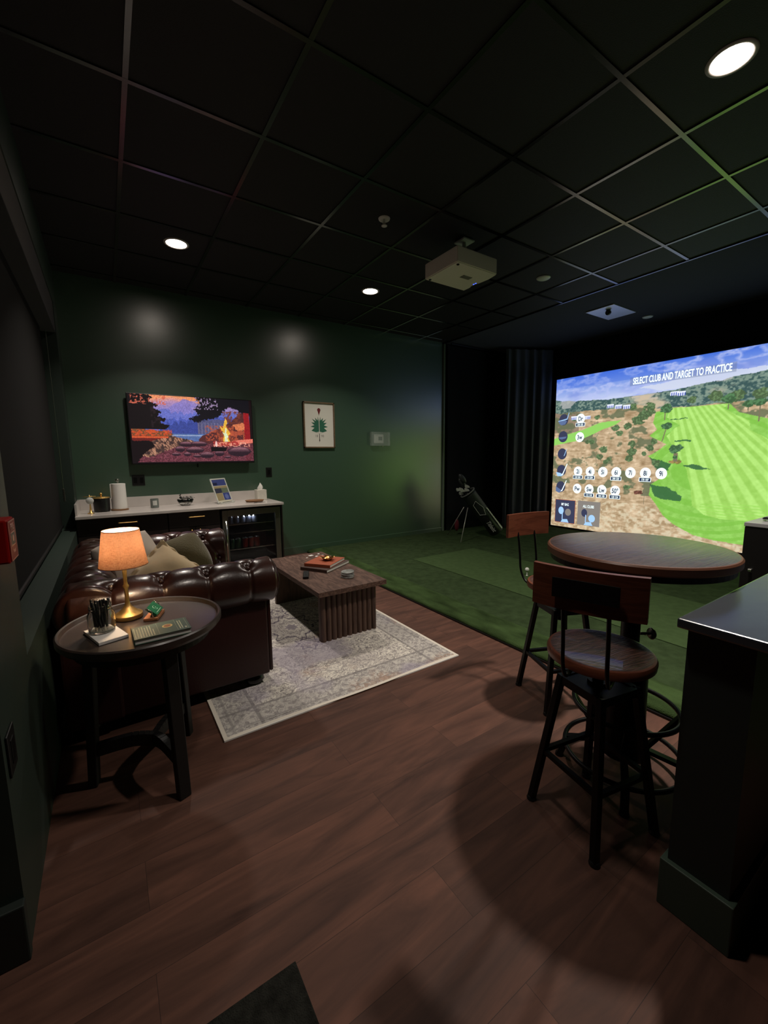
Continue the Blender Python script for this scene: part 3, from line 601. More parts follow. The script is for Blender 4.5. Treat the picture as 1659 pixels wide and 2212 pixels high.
# fire alarm pull cover
fa = thing('fire_alarm_pull', 'red fire alarm pull station on the left wall beside the window', 'fire alarm', (XL, 1.46, 1.10))
bm = new_bm(); box(bm, .0005, .05, -.05, .05, -.057, .057, .005); finish('alarm_housing', bm, M_red, fa)
bm = new_bm(); box(bm, .05, .0525, -.046, .046, -.053, .053, .001); lp = tag(finish('label_plate', bm, mat('red_label_plate', (150, 40, 36), .5), fa), 'red face plate with pale printing')
MF = lambda u, v, d: T(.0526+d, u, v, rx=PI/2, rz=PI/2)
bm = new_bm()
for q in ((-.044, .044, .049, .052), (-.044, .044, -.052, -.049), (-.044, -.041, -.052, .052), (.041, .044, -.052, .052), (-.028, .028, -.016, -.013), (-.028, .028, .018, .021), (-.028, -.025, -.016, .021), (.025, .028, -.016, .021)): rect(bm, 0, 0, *q, .0006, MF, 0)
rect(bm, 0, 0, -.025, .025, -.013, .018, .0005, MF, 1); disc(bm, 0, 0, .009, .001, MF, 0, y=.004)
polyf(bm, 0, 0, [(-.02, -.022), (-.012, -.034), (.012, -.034), (.02, -.022), (.012, -.026), (-.012, -.026)], .001, MF, 0)
M_pink = mat('faded_white_print', (205, 150, 140), .5); finish('label_print', bm, [M_pink, M_black], fa)
text('label_text', 'FIRE', .024, M_pink, fa, MF(0, .034, .001), bold=.0006)
# ------------------------------------------------------------------ ceiling fittings
M_wht2 = mat('white_trim_ring', (180, 175, 170), .5)
def downlight(x, y, label):
    o = thing('recessed_light', label, 'ceiling light', (x, y, H0), group=None)
    bm = new_bm(); lathe(bm, [(.098, 0), (.097, -.003), (.088, -.006), (.080, -.005), (.078, -.001)], 40, cap=False); finish('light_ring', bm, M_wht2, o, smooth=True)
    bm = new_bm(); lathe(bm, [(.079, -.0012), (.05, -.0016), (0, -.0018)], 40, cap=False); finish('light_diffuser', bm, M_lampdisc, o, smooth=True); return o
POS = [(.649, 4.10, 'lit recessed ceiling light leftmost, above the television side'), (2.571, 4.105, 'lit recessed ceiling light in the middle, above the framed print'), (2.546, .915, 'large lit recessed ceiling light at the top right corner')]
for x, y, l in POS: downlight(x, y, l)
def area(name, x, y, power, col, size=.15, z=None, spread=112):
    l = bpy.data.lights.new(name, 'AREA'); l.shape = 'DISK'; l.size = size; l.energy = power; l.color = col; l.spread = math.radians(spread)
    o = bpy.data.objects.new(name, l); C.objects.link(o); o.location = (x, y, (z or H0)-.02); return o
warm = (1., .90, .80)
area('downlight_beam', .649, 4.10, 17, warm); area('downlight_beam', 2.571, 4.105, 16, warm); area('downlight_beam', 2.546, .915, 32, warm)
# the room goes on behind the camera with the same lights
downlight(.649, .915, 'recessed ceiling light above the camera position'); area('downlight_beam', .649, .915, 5, warm)
sp_ = thing('ceiling_speaker', 'pale round disc set in the ceiling tile right of the projector', 'speaker', (3.89, 2.869, H0-.001))
bm = new_bm(); lathe(bm, [(.0, -.012), (.055, -.012), (.066, -.006), (.07, 0)], 32); finish('speaker_grille', bm, M_white, sp_, smooth=True)
s2 = thing('ceiling_disc', 'small pale disc in the black bay ceiling beside the white plate', 'ceiling disc', (6.135, 2.892, H0-.001))
bm = new_bm(); lathe(bm, [(.0, -.012), (.055, -.01), (.066, 0)], 28); finish('disc_face', bm, M_white, s2, smooth=True)
spk = thing('fire_sprinkler', 'small white fire sprinkler head on the dark ceiling', 'sprinkler', (1.919, 2.85, H0-.001))
bm = new_bm(); lathe(bm, [(.045, 0), (.042, -.008), (.028, -.012), (.02, -.006), (.0, -.005)], 28, cap=False); finish('escutcheon', bm, M_white, spk, smooth=True)
bm = new_bm(); lathe(bm, [(.006, -.004), (.006, -.04), (.004, -.046), (.022, -.05), (.022, -.053), (0, -.053)], 20)
tube(bm, smooth_path([(.006, 0, -.02), (.014, 0, -.034), (.003, 0, -.05)], 4), .002, 6); tube(bm, smooth_path([(-.006, 0, -.02), (-.014, 0, -.034), (-.003, 0, -.05)], 4), .002, 6); finish('sprinkler_head', bm, M_white, spk, smooth=True)
lm = thing('ceiling_tracker', 'white ceiling plate with a dark round camera in the black bay ceiling', 'camera', (5.52, 3.04, H0-.001))
bm = new_bm(); box(bm, -.27, .265, -.17, .185, -.012, 0, .003); finish('mounting_plate', bm, mat('satin_white_metal', (225, 228, 235), .38, metal=.7), lm)
bm = new_bm(); bmesh.ops.create_uvsphere(bm, u_segments=20, v_segments=14, radius=.035, matrix=T(-.13, -.03, -.04)); finish('camera_dome', bm, mat('gloss_black', (10, 10, 12), .08), lm, smooth=True)
# projector
pj = thing('projector', 'pale boxy projector hanging from the ceiling', 'projector', (2.64, 2.76, 2.80))
bm = new_bm()
pts = [(-.235, -.20), (.215, -.20), (.225, -.10), (.225, .0)]+[(.225-.03*math.sin(k/8*PI), .0+.12*k/8) for k in range(1, 8)]+[(.225, .13), (.225, .20), (-.235, .20)]
prism(bm, pts, 0, .125); bmesh.ops.bevel(bm, geom=bm.edges[:], offset=.012, segments=2, affect='EDGES', clamp_overlap=True)
finish('projector_case', bm, M_projw, pj, smooth=True, auto=40)
bm = new_bm(); lathe(bm, [(.035, 0), (.03, .01), (0, .014)], 24, M=T(.195, .06, .065, ry=PI/2)); finish('lens', bm, mat('projector_lens', (30, 40, 160), .05, emit=(60, 90, 255), es=3), pj, smooth=True)
bm = new_bm()
for y in (.02, .045): box(bm, .188, .197, y-.006, y+.006, .0, .012)
finish('indicator_lights', bm, M_bluel, pj)
bm = new_bm()
for k in range(7): box(bm, .224, .229, -.17+.022*k, -.163+.022*k, .03, .10)
finish('air_vents', bm, mat('vent_grey', (110, 110, 98), .6), pj)
bm = new_bm(); box(bm, -.02, .08, -.05, .0, -.002, .001); finish('rating_plate', bm, mat('vent_grey', (120, 120, 106), .6), pj)
bm = new_bm(); tube(bm, [(.03, 0, .12), (.03, 0, H0-2.80-.012)], .018, 12); box(bm, -.03, .09, -.06, .06, H0-2.80-.02, H0-2.80-.008, .003); box(bm, -.06, .12, -.08, .08, .12, .132, .002); finish('ceiling_mount', bm, M_white, pj)
for x, y in ((-.2, -.17), (-.2, .17)):
    bm = new_bm(); lathe(bm, [(.011, -.006), (.012, .004)], 12, M=T(x, y, 0)); finish('foot', bm, M_black, pj)
# ------------------------------------------------------------------ counter, cabinets, fridge
ZC = .79; CB = YW
bm = new_bm(); box(bm, XL+.003, 1.69, 4.66, YW-.002, ZC-.03, ZC, .004); ct = tag(finish('countertop', bm, M_quartz), 'white stone countertop with a low upstand along the far wall', 'countertop')
bm = new_bm(); box(bm, XL+.022, 1.655, YW-.022, YW-.002, ZC, ZC+.108, .002); box(bm, XL+.003, XL+.022, 4.72, YW-.002, ZC, ZC+.108, .002); finish('backsplash', bm, M_quartz, ct)
def cabinet(x0, x1, label, px):
    o = thing('base_cabinet', label, 'cabinet', ((x0+x1)/2, 4.70, 0), group='dark cabinets under the white counter'); w_ = (x1-x0)/2
    bm = new_bm(); box(bm, -w_, w_, .02, .55, .09, ZC-.032); box(bm, -w_, w_, .06, .55, 0, .09); finish('carcass', bm, M_cab, o)
    bm = new_bm(); box(bm, -w_+.003, w_-.003, 0, .019, .60, ZC-.036, .002); d = finish('drawer', bm, M_cab, o)
    bm = new_bm(); tube(bm, smooth_path([(px-.075, .0, .70), (px-.073, -.028, .70), (px-.06, -.03, .70), (px+.06, -.03, .70), (px+.073, -.028, .70), (px+.075, .0, .70)], 5), .0055, 8); finish('handle', bm, M_brass, d, smooth=True)
    for s in (-1, 1):
        bm = new_bm(); box(bm, min(s*.002, s*(w_-.003)), max(s*.002, s*(w_-.003)), 0, .019, .10, .594, .002); d = finish('door', bm, M_cab, o)
        bm = new_bm(); tube(bm, [(s*.04, -.028, .46), (s*.04, -.028, .57)], .005, 8); tube(bm, [(s*.04, 0, .47), (s*.04, -.028, .47)], .004, 6); tube(bm, [(s*.04, 0, .56), (s*.04, -.028, .56)], .004, 6); finish('handle', bm, M_brass, d, smooth=True)
    return o
cabinet(XL+.004, .48, 'left dark base cabinet mostly hidden behind the sofa and lamp', .03)
cabinet(.484, .985, 'dark base cabinet with a visible brass pull beside the drinks fridge', .015)
bm = new_bm(); box(bm, 1.668, 1.684, 4.70, YW-.014, 0, ZC-.031, .001); tag(finish('end_panel', bm, M_cab), 'thin dark end panel right of the drinks fridge', 'panel')
fr = thing('beverage_fridge', 'glass-fronted steel drinks fridge under the white counter', 'fridge', (1.33, 4.70, 0))
bm = new_bm(); W = .325
box(bm, -W, W, .50, .54, .06, .74); box(bm, -W, -W+.02, .04, .5, .06, .74); box(bm, W-.02, W, .04, .5, .06, .74); box(bm, -W+.02, W-.02, .04, .5, .70, .74); box(bm, -W+.02, W-.02, .04, .5, .06, .12); box(bm, -W, W, .06, .5, .0, .06)
finish('fridge_case', bm, M_black, fr)
dr = bpy.data.objects.new('door', None); C.objects.link(dr); dr.parent = fr
bm = new_bm()
box(bm, -W, -W+.06, 0, .035, .07, .738, .002); box(bm, W-.06, W, 0, .035, .07, .738, .002); box(bm, -W+.06, W-.06, 0, .035, .672, .738, .002); box(bm, -W+.06, W-.06, 0, .035, .07, .13, .002)
finish('door_frame', bm, M_steel, dr)
bm = new_bm(); box(bm, -W+.058, W-.058, .014, .018, .128, .674); finish('glass_pane', bm, M_tglass, dr)
bm = new_bm(); tube(bm, [(-W+.03, -.04, .16), (-W+.03, -.04, .63)], .009, 12); tube(bm, [(-W+.03, 0, .19), (-W+.03, -.04, .19)], .006, 8); tube(bm, [(-W+.03, 0, .61), (-W+.03, -.04, .61)], .006, 8); finish('handle', bm, M_steelb, dr, smooth=True)
def shelf(z):
    bm = new_bm(); box(bm, -W+.022, W-.022, .05, .06, z-.006, z+.004)
    for k in range(22): bm_x = -W+.03+k*(2*W-.06)/21; box(bm, bm_x-.0015, bm_x+.0015, .06, .48, z-.002, z+.001)
    finish('shelf', bm, M_steelb, fr)
for z in (.565, .465, .283): shelf(z)
bm = new_bm(); box(bm, -.02, .02, .05, .06, .672, .69, .002); finish('led_lamp', bm, M_led, fr)
l = bpy.data.lights.new('fridge_led', 'POINT'); l.energy = 1.3; l.color = (.8, .87, 1.); l.shadow_soft_size = .02; lo = bpy.data.objects.new('fridge_led', l); C.objects.link(lo); lo.location = (1.33, 4.79, .66)
def can(x, y, z, m, label, grp, h=.118, r=.031):
    bm = new_bm(); lathe(bm, [(r*.75, 0), (r, .008), (r, h-.014), (r*.8, h-.003), (r*.78, h), (r*.7, h-.003), (0, h-.003)], 20)
    for f in bm.faces: f.material_index = 1 if f.calc_center_median().z > h-.012 else 0
    o = finish('drink_can', bm, [m, M_steelb], smooth=True, loc=(x, y, z)); tag(o, label, 'can', grp)
for k in range(2): can(1.115+k*.068, 4.80, .288, M_cang, ['left', 'right'][k]+' green drinks can on the middle fridge shelf', 'green cans in the fridge')
for k in range(3): can(1.262+k*.068, 4.80, .288, M_canr, ['left', 'middle', 'right'][k]+' red drinks can on the middle fridge shelf', 'red cans in the fridge')
for k in range(5): can(1.115+k*.068, 4.82, .57, M_can2, 'silver drinks can on the dim top fridge shelf', 'silver cans in the fridge', h=.085)
# things on the counter
def M3(*a, **k): return T(*a, **k)
pt = thing('paper_towel', 'white paper towel roll on a holder on the counter', 'paper towel', (.085, 5.02, ZC))
bm = new_bm(); lathe(bm, [(.078, .001), (.078, .012), (.07, .014), (0, .014)], 32); tag(finish('holder_base', bm, M_wick, pt, smooth=True, auto=40), 'brown wooden base')
bm = new_bm(); lathe(bm, [(.018, .015), (.067, .015), (.068, .02), (.066, .27), (.018, .272)], 40); box(bm, -.069, -.064, -.03, .04, .12, .268, .001); tag(finish('towel_roll', bm, M_paper, pt, smooth=True, auto=40), 'white paper roll')
bm = new_bm(); lathe(bm, [(.008, .014), (.008, .29), (.018, .296), (.021, .308), (.015, .318), (0, .32)], 20); finish('holder_post', bm, M_steel, pt, smooth=True)
ib = thing('ice_bucket', 'black ice bucket with brass trim behind the brass bell on the counter', 'bucket', (-.065, 4.99, ZC))
bm = new_bm(); lathe(bm, [(.06, .001), (.068, .004), (.072, .13), (.07, .135), (0, .137)], 32); finish('bucket_body', bm, M_black, ib, smooth=True, auto=40)
bm = new_bm(); lathe(bm, [(.071, .134), (.074, .138), (.071, .143), (.03, .15), (0, .15)], 32, cap=False); lathe(bm, [(.008, .15), (.006, .165), (.014, .172), (.01, .185), (0, .188)], 14); finish('lid', bm, M_brass, ib, smooth=True)
dc_ = thing('brass_dial', 'small brass stand with a pale round dial beside the ice bucket', 'ornament', (-.155, 4.86, ZC))
bm = new_bm(); lathe(bm, [(.028, .001), (.028, .006), (.012, .012), (.007, .06), (.004, .095)], 20); tube(bm, [(-.05, 0, .165), (.05, 0, .165)], .003, 6); tube(bm, [(0, 0, .09), (0, 0, .18)], .003, 6); finish('stand', bm, M_brass, dc_, smooth=True)
bm = new_bm(); lathe(bm, [(0, -.006), (.03, -.006), (.032, 0), (.03, .006), (0, .006)], 28, M=T(0, -.006, .125, rx=PI/2)); finish('dial', bm, M_jarw, dc_, smooth=True)
cd = thing('candle_jar', 'grey glass candle jar with a white label on the counter', 'candle', (.40, 5.02, ZC))
bm = new_bm(); lathe(bm, [(.036, .001), (.04, .005), (.04, .095), (.036, .095), (.036, .02), (0, .02)], 32, cap=False); finish('glass_cup', bm, M_smoke, cd, smooth=True, auto=40)
bm = new_bm(); prism(bm, [(.0415*math.cos(a), .0415*math.sin(a)) for a in [-PI/2-.5+.1*k for k in range(11)]]+[(.039*math.cos(a), .039*math.sin(a)) for a in [-PI/2+.5-.1*k for k in range(11)]], .028, .078); finish('label', bm, M_jarw, cd)
bm = new_bm(); lathe(bm, [(0, .021), (.0355, .021), (.0355, .07), (0, .07)], 28); finish('wax', bm, M_jarw, cd)
bw = thing('glass_bowl', 'small clear bowl heaped with dark wrapped sweets on the counter', 'bowl', (.70, 5.02, ZC))
bm = new_bm(); lathe(bm, [(.03, .001), (.045, .003), (.07, .03), (.085, .07), (.082, .07), (.066, .032), (.043, .007), (0, .006)], 32, cap=False); finish('bowl_body', bm, M_glass, bw, smooth=True)
rng = random.Random(5)
wm = [mat('dark_wrapper', (50, 48, 46), .35, metal=.4), mat('silver_wrapper', (150, 150, 146), .3, metal=.7)]
for k in range(16):
    a = k*2.4; rr = .016*math.sqrt(k) if k < 12 else rng.uniform(.02, .075); zz = .028+.004*k if k < 12 else .085
    bm = new_bm(); bmesh.ops.create_icosphere(bm, subdivisions=1, radius=.015, matrix=T(0, 0, 0, rx=a, ry=a*2, s=(1.5, .8, .8)))
    for s in (-1, 1):
        v = [bm.verts.new((s*.018, 0, 0)), bm.verts.new((s*.034, .012, .006)), bm.verts.new((s*.034, -.012, -.006))]; bm.faces.new(v)
    o = finish('wrapped_sweet', bm, wm[k % 2], loc=(.70+rr*math.cos(a), 5.02+rr*math.sin(a), ZC+zz+.005), rot=(a, a*.7, a*1.3)); tag(o, 'dark wrapped sweet heaped in the clear bowl', 'sweet', 'sweets in the bowl')
st = thing('sign_holder', 'clear slanted stand with a blue and tan leaflet on the counter', 'sign holder', (1.12, 4.99, ZC), rz=.62)
ms = T(0, 0, 0, rx=-.36, s=(1.12, 1, 1.26))
bm = new_bm(); box(bm, -.1, .1, .0, .004, .012, .235, M=ms); box(bm, -.1, .1, -.03, .05, .002, .007); box(bm, -.104, -.096, -.004, .008, .005, .235, M=ms); box(bm, .096, .104, -.004, .008, .005, .235, M=ms); box(bm, -.104, .104, -.004, .008, .231, .239, M=ms)
for s in (-1, 1): box(bm, s*.1-.008, s*.1+.008, -.038, -.02, .001, .02, .003)
finish('stand_frame', bm, mat('clear_acrylic', (225, 228, 220), .2, alpha=.8), st)
bm = new_bm(); box(bm, -.094, .094, -.0015, -.0005, .014, .229, M=ms); lf = finish('leaflet', bm, mat('leaflet_cream', (205, 200, 180), .6), st)
ML = lambda u, v, d: ms @ T(u, -.002-d, v, rx=PI/2)
bm = new_bm()
for q, mi in (((-.092, .092, .17, .227), 0), ((-.092, -.03, .175, .20), 1), ((-.092, .092, .145, .165), 2), ((-.092, .0, .10, .145), 1), ((0, .092, .10, .145), 3), ((-.092, -.005, .03, .098), 2), ((.0, .092, .03, .098), 0)): rect(bm, 0, 0, *q, .0006, ML, mi)
disc(bm, .045, .062, .025, .0012, ML, mi=4); finish('leaflet_print', bm, [mat('leaflet_blue', (52, 64, 128), .6), mat('leaflet_navy', (40, 44, 66), .6), mat('leaflet_tan', (150, 136, 100), .6), mat('leaflet_green', (96, 110, 90), .6), mat('leaflet_sky', (96, 110, 170), .6)], st)
tr = thing('wicker_tray', 'flat brown oval wicker tray on the counter beside the tissue box', 'tray', (1.43, 4.92, ZC))
bm = new_bm(); lathe(bm, [(.0, .005), (.085, .005), (.10, .02), (.104, .022), (.104, .018), (.088, .001), (0, .001)], 36, cap=False, M=T(s=(1.05, .75, 1))); finish('tray_body', bm, M_wick, tr, smooth=True)
gl = thing('wire_spectacles', 'thin dark wire ring clip lying in front of the brown tray', 'clip', (1.43, 4.78, ZC))
bm = new_bm()
for s in (-1, 1): tube(bm, [(s*.03+.02*math.cos(2*PI*k/14), .012*math.sin(2*PI*k/14), .003) for k in range(14)], .0018, 5, closed=True)
tube(bm, [(-.01, 0, .003), (.01, 0, .003)], .0018, 5); tube(bm, [(.05, 0, .003), (.09, .02, .003)], .0018, 5); finish('wire', bm, M_blackm, gl)
tb = thing('tissue_box', 'cube tissue box with a tissue standing up at the counter end', 'tissue box', (1.565, 5.12, ZC))
bm = new_bm(); box(bm, -.058, .058, -.058, .058, .001, .125, .003); finish('box_body', bm, mat('patterned_tissue_carton', (212, 208, 196), .6, var=(30, .06, (1, 1, 1))), tb)
bm = new_bm(); pts = []
for (z, r) in ((.12, .025), (.145, .034), (.17, .024), (.19, .012), (.205, .003)): pts.append([bm.verts.new((r*math.cos(a)*(1+.25*math.sin(3*a+z*40)), .5*r*math.sin(a), z+.006*math.sin(2*a))) for a in [2*PI*k/16 for k in range(16)]])
for a, b in zip(pts, pts[1:]):
    for k in range(16): bm.faces.new((a[k], a[(k+1) % 16], b[(k+1) % 16], b[k]))
finish('tissue', bm, M_paper, tb, smooth=True)
# ------------------------------------------------------------------ rug
RX0, RX1, RY0, RY1 = .352, 1.83, 1.89, 4.02
def rugc(u, v):
    a = np.abs(u-.5)*2; b = np.abs(v-.5)*2; x = a*1.48; y = b*2.13
    wx = fbm(x*7, y*7, 61, 3)-.5; wy = fbm(x*7+9, y*7+4, 63, 3)-.5
    n = fbm(x*19+wx*6, y*19+wy*6, 65, 3); m = fbm(x*42+wx*8, y*42+wy*8, 67, 3); w = fbm(u*5, v*7, 71, 4); s = fbm(u*300, v*420, 73, 2)
    img = np.zeros((len(u), 3))+np.array((228, 222, 210.))
    img = mixc(img, np.clip((w-.45)*4, 0, 1), (186, 178, 172), .6)
    img = mixc(img, np.abs(n-.5) < .035, (118, 112, 112), .8); img = mixc(img, np.abs(m-.52) < .05, (138, 132, 132), .6)
    img = mixc(img, (np.abs(n-.58) < .02), (150, 142, 140), .6); img = mixc(img, np.clip((m-.62)*10, 0, 1), (168, 160, 158), .6)
    bd = (a > .74) | (b > .82); img = mixc(img, bd, (176, 172, 168), .45)
    img = mixc(img, (np.abs(a-.74) < .012) | (np.abs(b-.82) < .008), (128, 124, 122), .6); img = mixc(img, (np.abs(a-.92) < .010) | (np.abs(b-.945) < .007), (140, 136, 134), .5)
    img = mixc(img, bd*((np.sin(x*42)*np.sin(y*42)) > .55), (134, 128, 128), .5)
    # medallions
    for (cy, r) in ((0., .36), (.62, .15)):
        d = np.sqrt((x)**2+(y-cy*1.065)**2*.75); th_ = np.arctan2(y-cy*1.065, x+1e-4); rr = r*(1+.18*np.cos(8*th_)+.08*np.cos(16*th_))
        img = mixc(img, np.abs(d-rr) < .016, (98, 90, 104), .85); img = mixc(img, np.abs(d-rr*.6) < .008, (128, 120, 126), .7); img = mixc(img, d < rr*.25, (130, 122, 134), .6)
        img = mixc(img, (np.abs(np.sin(th_*8)) < .2)*(d < rr)*(d > rr*.3)*(m > .45), (134, 126, 130), .6)
    img = mixc(img, np.clip((fbm(u*4, v*6, 81, 4)-.58)*10, 0, 1)*(m > .4), (176, 140, 118), .55); img = mixc(img, np.clip((fbm(u*4, v*6, 85, 4)-.6)*10, 0, 1), (158, 150, 168), .5)
    img = img+((s-.5)*26).reshape(-1, 1)
    ed = (u < .014) | (u > .986) | (v < .010) | (v > .99); return mixc(img, ed, (226, 218, 204))
rg = thing('area_rug', 'faded cream and grey patterned rug under the coffee table', 'rug', (0, 0, 0))
picture('rug_face', 420, 600, rugc, lambda u, v: np.stack([RX0+(RX1-RX0)*u, RY0+(RY1-RY0)*v+.006*np.sin(u*9)*(v < .02), .0085+0*u], 1), attr_mat('rug_pile', rough=1., bump=600, spec=.05), rg)
bm = new_bm(); box(bm, RX0, RX1, RY0, RY1, .001, .008); finish('rug_backing', bm, M_paper, rg)
# ------------------------------------------------------------------ coffee table
tbl = thing('coffee_table', 'rectangular walnut coffee table with fluted panel legs on the rug', 'coffee table', (1.395, 3.06, .009))
bm = new_bm(); box(bm, -.275, .275, -.565, .565, .355, .391, .003); finish('tabletop', bm, M_walnut, tbl)
for s in (-1, 1):
    bm = new_bm(); n = 11; w_ = .46; y0 = s*.47; pts = [(-w_/2, -s*.02), (-w_/2, s*.012)]
    for k in range(n):
        for j in range(7):
            t_ = j/6; pts.append((-w_/2+w_*(k+t_)/n, s*(.012+.018*math.sin(PI*t_)**.7)))
    pts += [(w_/2, -s*.02)]
    if s < 0: pass
    else: pts = pts[::-1]
    pts = [(x, y+y0) for x, y in pts]; prism(bm, pts[::-1] if False else pts, .0, .3545); bmesh.ops.remove_doubles(bm, verts=bm.verts[:], dist=1e-5); bmesh.ops.recalc_face_normals(bm, faces=bm.faces[:]); finish('leg_panel', bm, M_walnutv, tbl)
def book(name, label, cat, loc, rz, w_, d_, h, cover, pages=M_paper, spine=-1):
    o = thing(name, label, cat, loc, rz)
    bm = new_bm(); box(bm, -w_/2, w_/2, -d_/2, d_/2, h-.003, h, .0008); box(bm, -w_/2, w_/2, -d_/2, d_/2, 0, .003, .0008); box(bm, -w_/2, -w_/2+.003, -d_/2, d_/2, 0, h, .0008); finish('cover', bm, cover, o)
    bm = new_bm(); box(bm, -w_/2+.004, w_/2-.003, -d_/2+.003, d_/2-.003, .0032, h-.0032); finish('pages', bm, pages, o); return o
Z4 = .4005
book('book', 'pale-edged book lying under the tan book on the coffee table', 'book', (1.462, 3.10, Z4), math.radians(31), .35, .255, .024, mat('grey_brown_cover', (84, 66, 60), .5))
book('book', 'tan leather-look book on top of the coffee table stack', 'book', (1.465, 3.115, Z4+.0245), math.radians(37), .28, .235, .024, M_tan)
lb = thing('leaf_dish', 'small gold leaf-shaped dish on the tan book', 'dish', (1.485, 3.105, Z4+.049))
bm = new_bm()
rings = []
for r, z in ((0, .003), (.02, .004), (.04, .012), (.056, .024)):
    rings.append([bm.verts.new((r*math.cos(a)*(1+.16*math.cos(5*a)*(r > .03)), r*math.sin(a)*(1+.16*math.cos(5*a)*(r > .03)), z+.006*math.cos(5*a)*(r > .03))) for a in [2*PI*k/50 for k in range(50)]])
for a, b in zip(rings, rings[1:]):
    for k in range(50):
        try: bm.faces.new((a[k], a[(k+1) % 50], b[(k+1) % 50], b[k]))
        except ValueError: pass
bmesh.ops.remove_doubles(bm, verts=bm.verts[:], dist=1e-6); bmesh.ops.solidify(bm, geom=bm.faces[:], thickness=.0015); finish('dish_body', bm, M_gold, lb, smooth=True)
for k in range(4):
    bm = new_bm(); lathe(bm, [(0, 0), (.049, 0), (.05, .002), (.05, .007), (.048, .009), (0, .009)], 36)
    o = finish('coaster', bm, M_marble, smooth=True, auto=30, loc=(1.462+.003*(k % 2), 2.72, Z4+.0105*k+.0005+(.004 if k == 3 else 0)), rot=(0, .06 if k == 3 else 0, k)); tag(o, ['round grey marble coaster, bottom of the stack of four', 'round grey marble coaster, second from the bottom', 'round grey marble coaster, third from the bottom', 'round grey marble coaster, tilted on top of the stack'][k], 'coaster', 'marble coasters on the coffee table')
rc = thing('remote_control', 'black remote control on the near left of the coffee table', 'remote control', (1.215, 2.93, Z4), rz=-.43)
bm = new_bm(); box(bm, -.022, .022, -.085, .085, 0, .018, .005); finish('remote_body', bm, M_black, rc)
bm = new_bm()
for i in range(3):
    for j in range(6): lathe(bm, [(.0045, .0178), (.004, .0195), (0, .0195)], 8, M=T(-.012+.012*i, -.055+.02*j, 0))
finish('buttons', bm, mat('grey_rubber', (60, 60, 62), .6), rc)
for k, (x, y, r, w_) in enumerate(((1.515, 3.52, .3, .045), (1.45, 3.46, 1., .02), (1.545, 3.46, .6, .03), (1.60, 3.54, 1.1, .026), (1.61, 3.47, .2, .018))):
    bm = new_bm(); box(bm, -w_/2, w_/2, -w_*.35, w_*.35, 0, .003, .001); tag(finish('paper_scrap', bm, M_paper, loc=(x, y, Z4), rot=(0, 0, r)), 'largest white paper piece at the far end of the coffee table' if k == 0 else 'small white paper piece at the far end of the coffee table', 'paper', 'white bits on the coffee table')
# ------------------------------------------------------------------ sofa
def tufted(name, prof, sweep, place, btn, seg, m, parent, depth=.034, puff=.005, nu=150, nv=90, pleat=.007, bn=True, ends=True):
    """prof: dense (a, z) polyline, btn: (s, t), seg: pairs of (s,t); place(a, z, t)->xyz"""
    P = np.array(prof, float); ds = np.r_[0, np.cumsum(np.hypot(*np.diff(P, axis=0).T))]; S = np.linspace(0, ds[-1], nv)
    A = np.interp(S, ds, P[:, 0]); Z = np.interp(S, ds, P[:, 1]); ta = np.gradient(A); tz = np.gradient(Z); L = np.hypot(ta, tz); na, nz = -tz/L, ta/L
    t = np.linspace(sweep[0], sweep[1], nu); SS, TT = np.meshgrid(S, t, indexing='ij'); D = np.zeros_like(SS); dm = np.full_like(SS, 9.)
    for (s, q) in btn:
        r = np.hypot(SS-s, TT-q); dm = np.minimum(dm, r)
    D -= depth*np.exp(-(dm/.026)**1.4)
    dl = np.full_like(SS, 9.)
    for (a, b) in seg:
        ax, ay = a; bx, by = b; l2 = (bx-ax)**2+(by-ay)**2; h = np.clip(((SS-ax)*(bx-ax)+(TT-ay)*(by-ay))/l2, 0, 1); dl = np.minimum(dl, np.hypot(SS-ax-h*(bx-ax), TT-ay-h*(by-ay)))
    D -= pleat*np.exp(-(dl/.009)**2); D += puff*(1-np.exp(-(np.minimum(dl*1.2, dm)/.06)**2))
    e = np.minimum(TT-sweep[0], sweep[1]-TT); D -= .02*np.clip(1-e/.02, 0, 1)**2
    AA = A[:, None]+na[:, None]*D; ZZ = Z[:, None]+nz[:, None]*D
    bm = new_bm(); G = [[bm.verts.new(place(AA[i, j], ZZ[i, j], TT[i, j])) for j in range(nu)] for i in range(nv)]
    for i in range(nv-1):
        for j in range(nu-1): bm.faces.new((G[i][j], G[i][j+1], G[i+1][j+1], G[i+1][j]))
    if ends:
        for j in (0, nu-1):
            try: bm.faces.new([G[i][j] for i in range(nv)])
            except ValueError: pass
    bmesh.ops.recalc_face_normals(bm, faces=bm.faces[:])
    o = finish(name, bm, m, parent, smooth=True)
    for (s, q) in btn:
        a = np.interp(s, S, A)-depth*.72*np.interp(s, S, -na)*-1; 
        i = int(np.argmin(np.abs(S-s))); a = A[i]-na[i]*depth*.7; z = Z[i]-nz[i]*depth*.7
        if bn:
            bm = new_bm(); bmesh.ops.create_uvsphere(bm, u_segments=12, v_segments=8, radius=.012, matrix=Matrix.Translation(place(a, z, q))); finish('button', bm, m, o, smooth=True)
    return o
sofa = thing('chesterfield_sofa', 'dark brown tufted leather sofa along the left wall', 'sofa', (0, 0, 0))
def roll_profile(r, cz, inner, zb):
    """outer underside -> over the roll -> inner face down to the seat; a grows towards the seat"""
    p = [(.012, cz-r-.03)] if False else []
    for k in range(49):
        a = math.radians(-78+k*(258/48)); p.append((-r*math.cos(a), cz+r*math.sin(a)))
    for k in range(1, 9): p.append((r+(inner-r)*k/8, cz+(zb-cz)*k/8))
    return p
R_, CZ = .122, .622
pr = roll_profile(R_, CZ, .15, .42); P_ = np.array(pr); ds_ = np.r_[0, np.cumsum(np.hypot(*np.diff(P_, axis=0).T))]
s_at = lambda deg: R_*math.radians(deg+78)
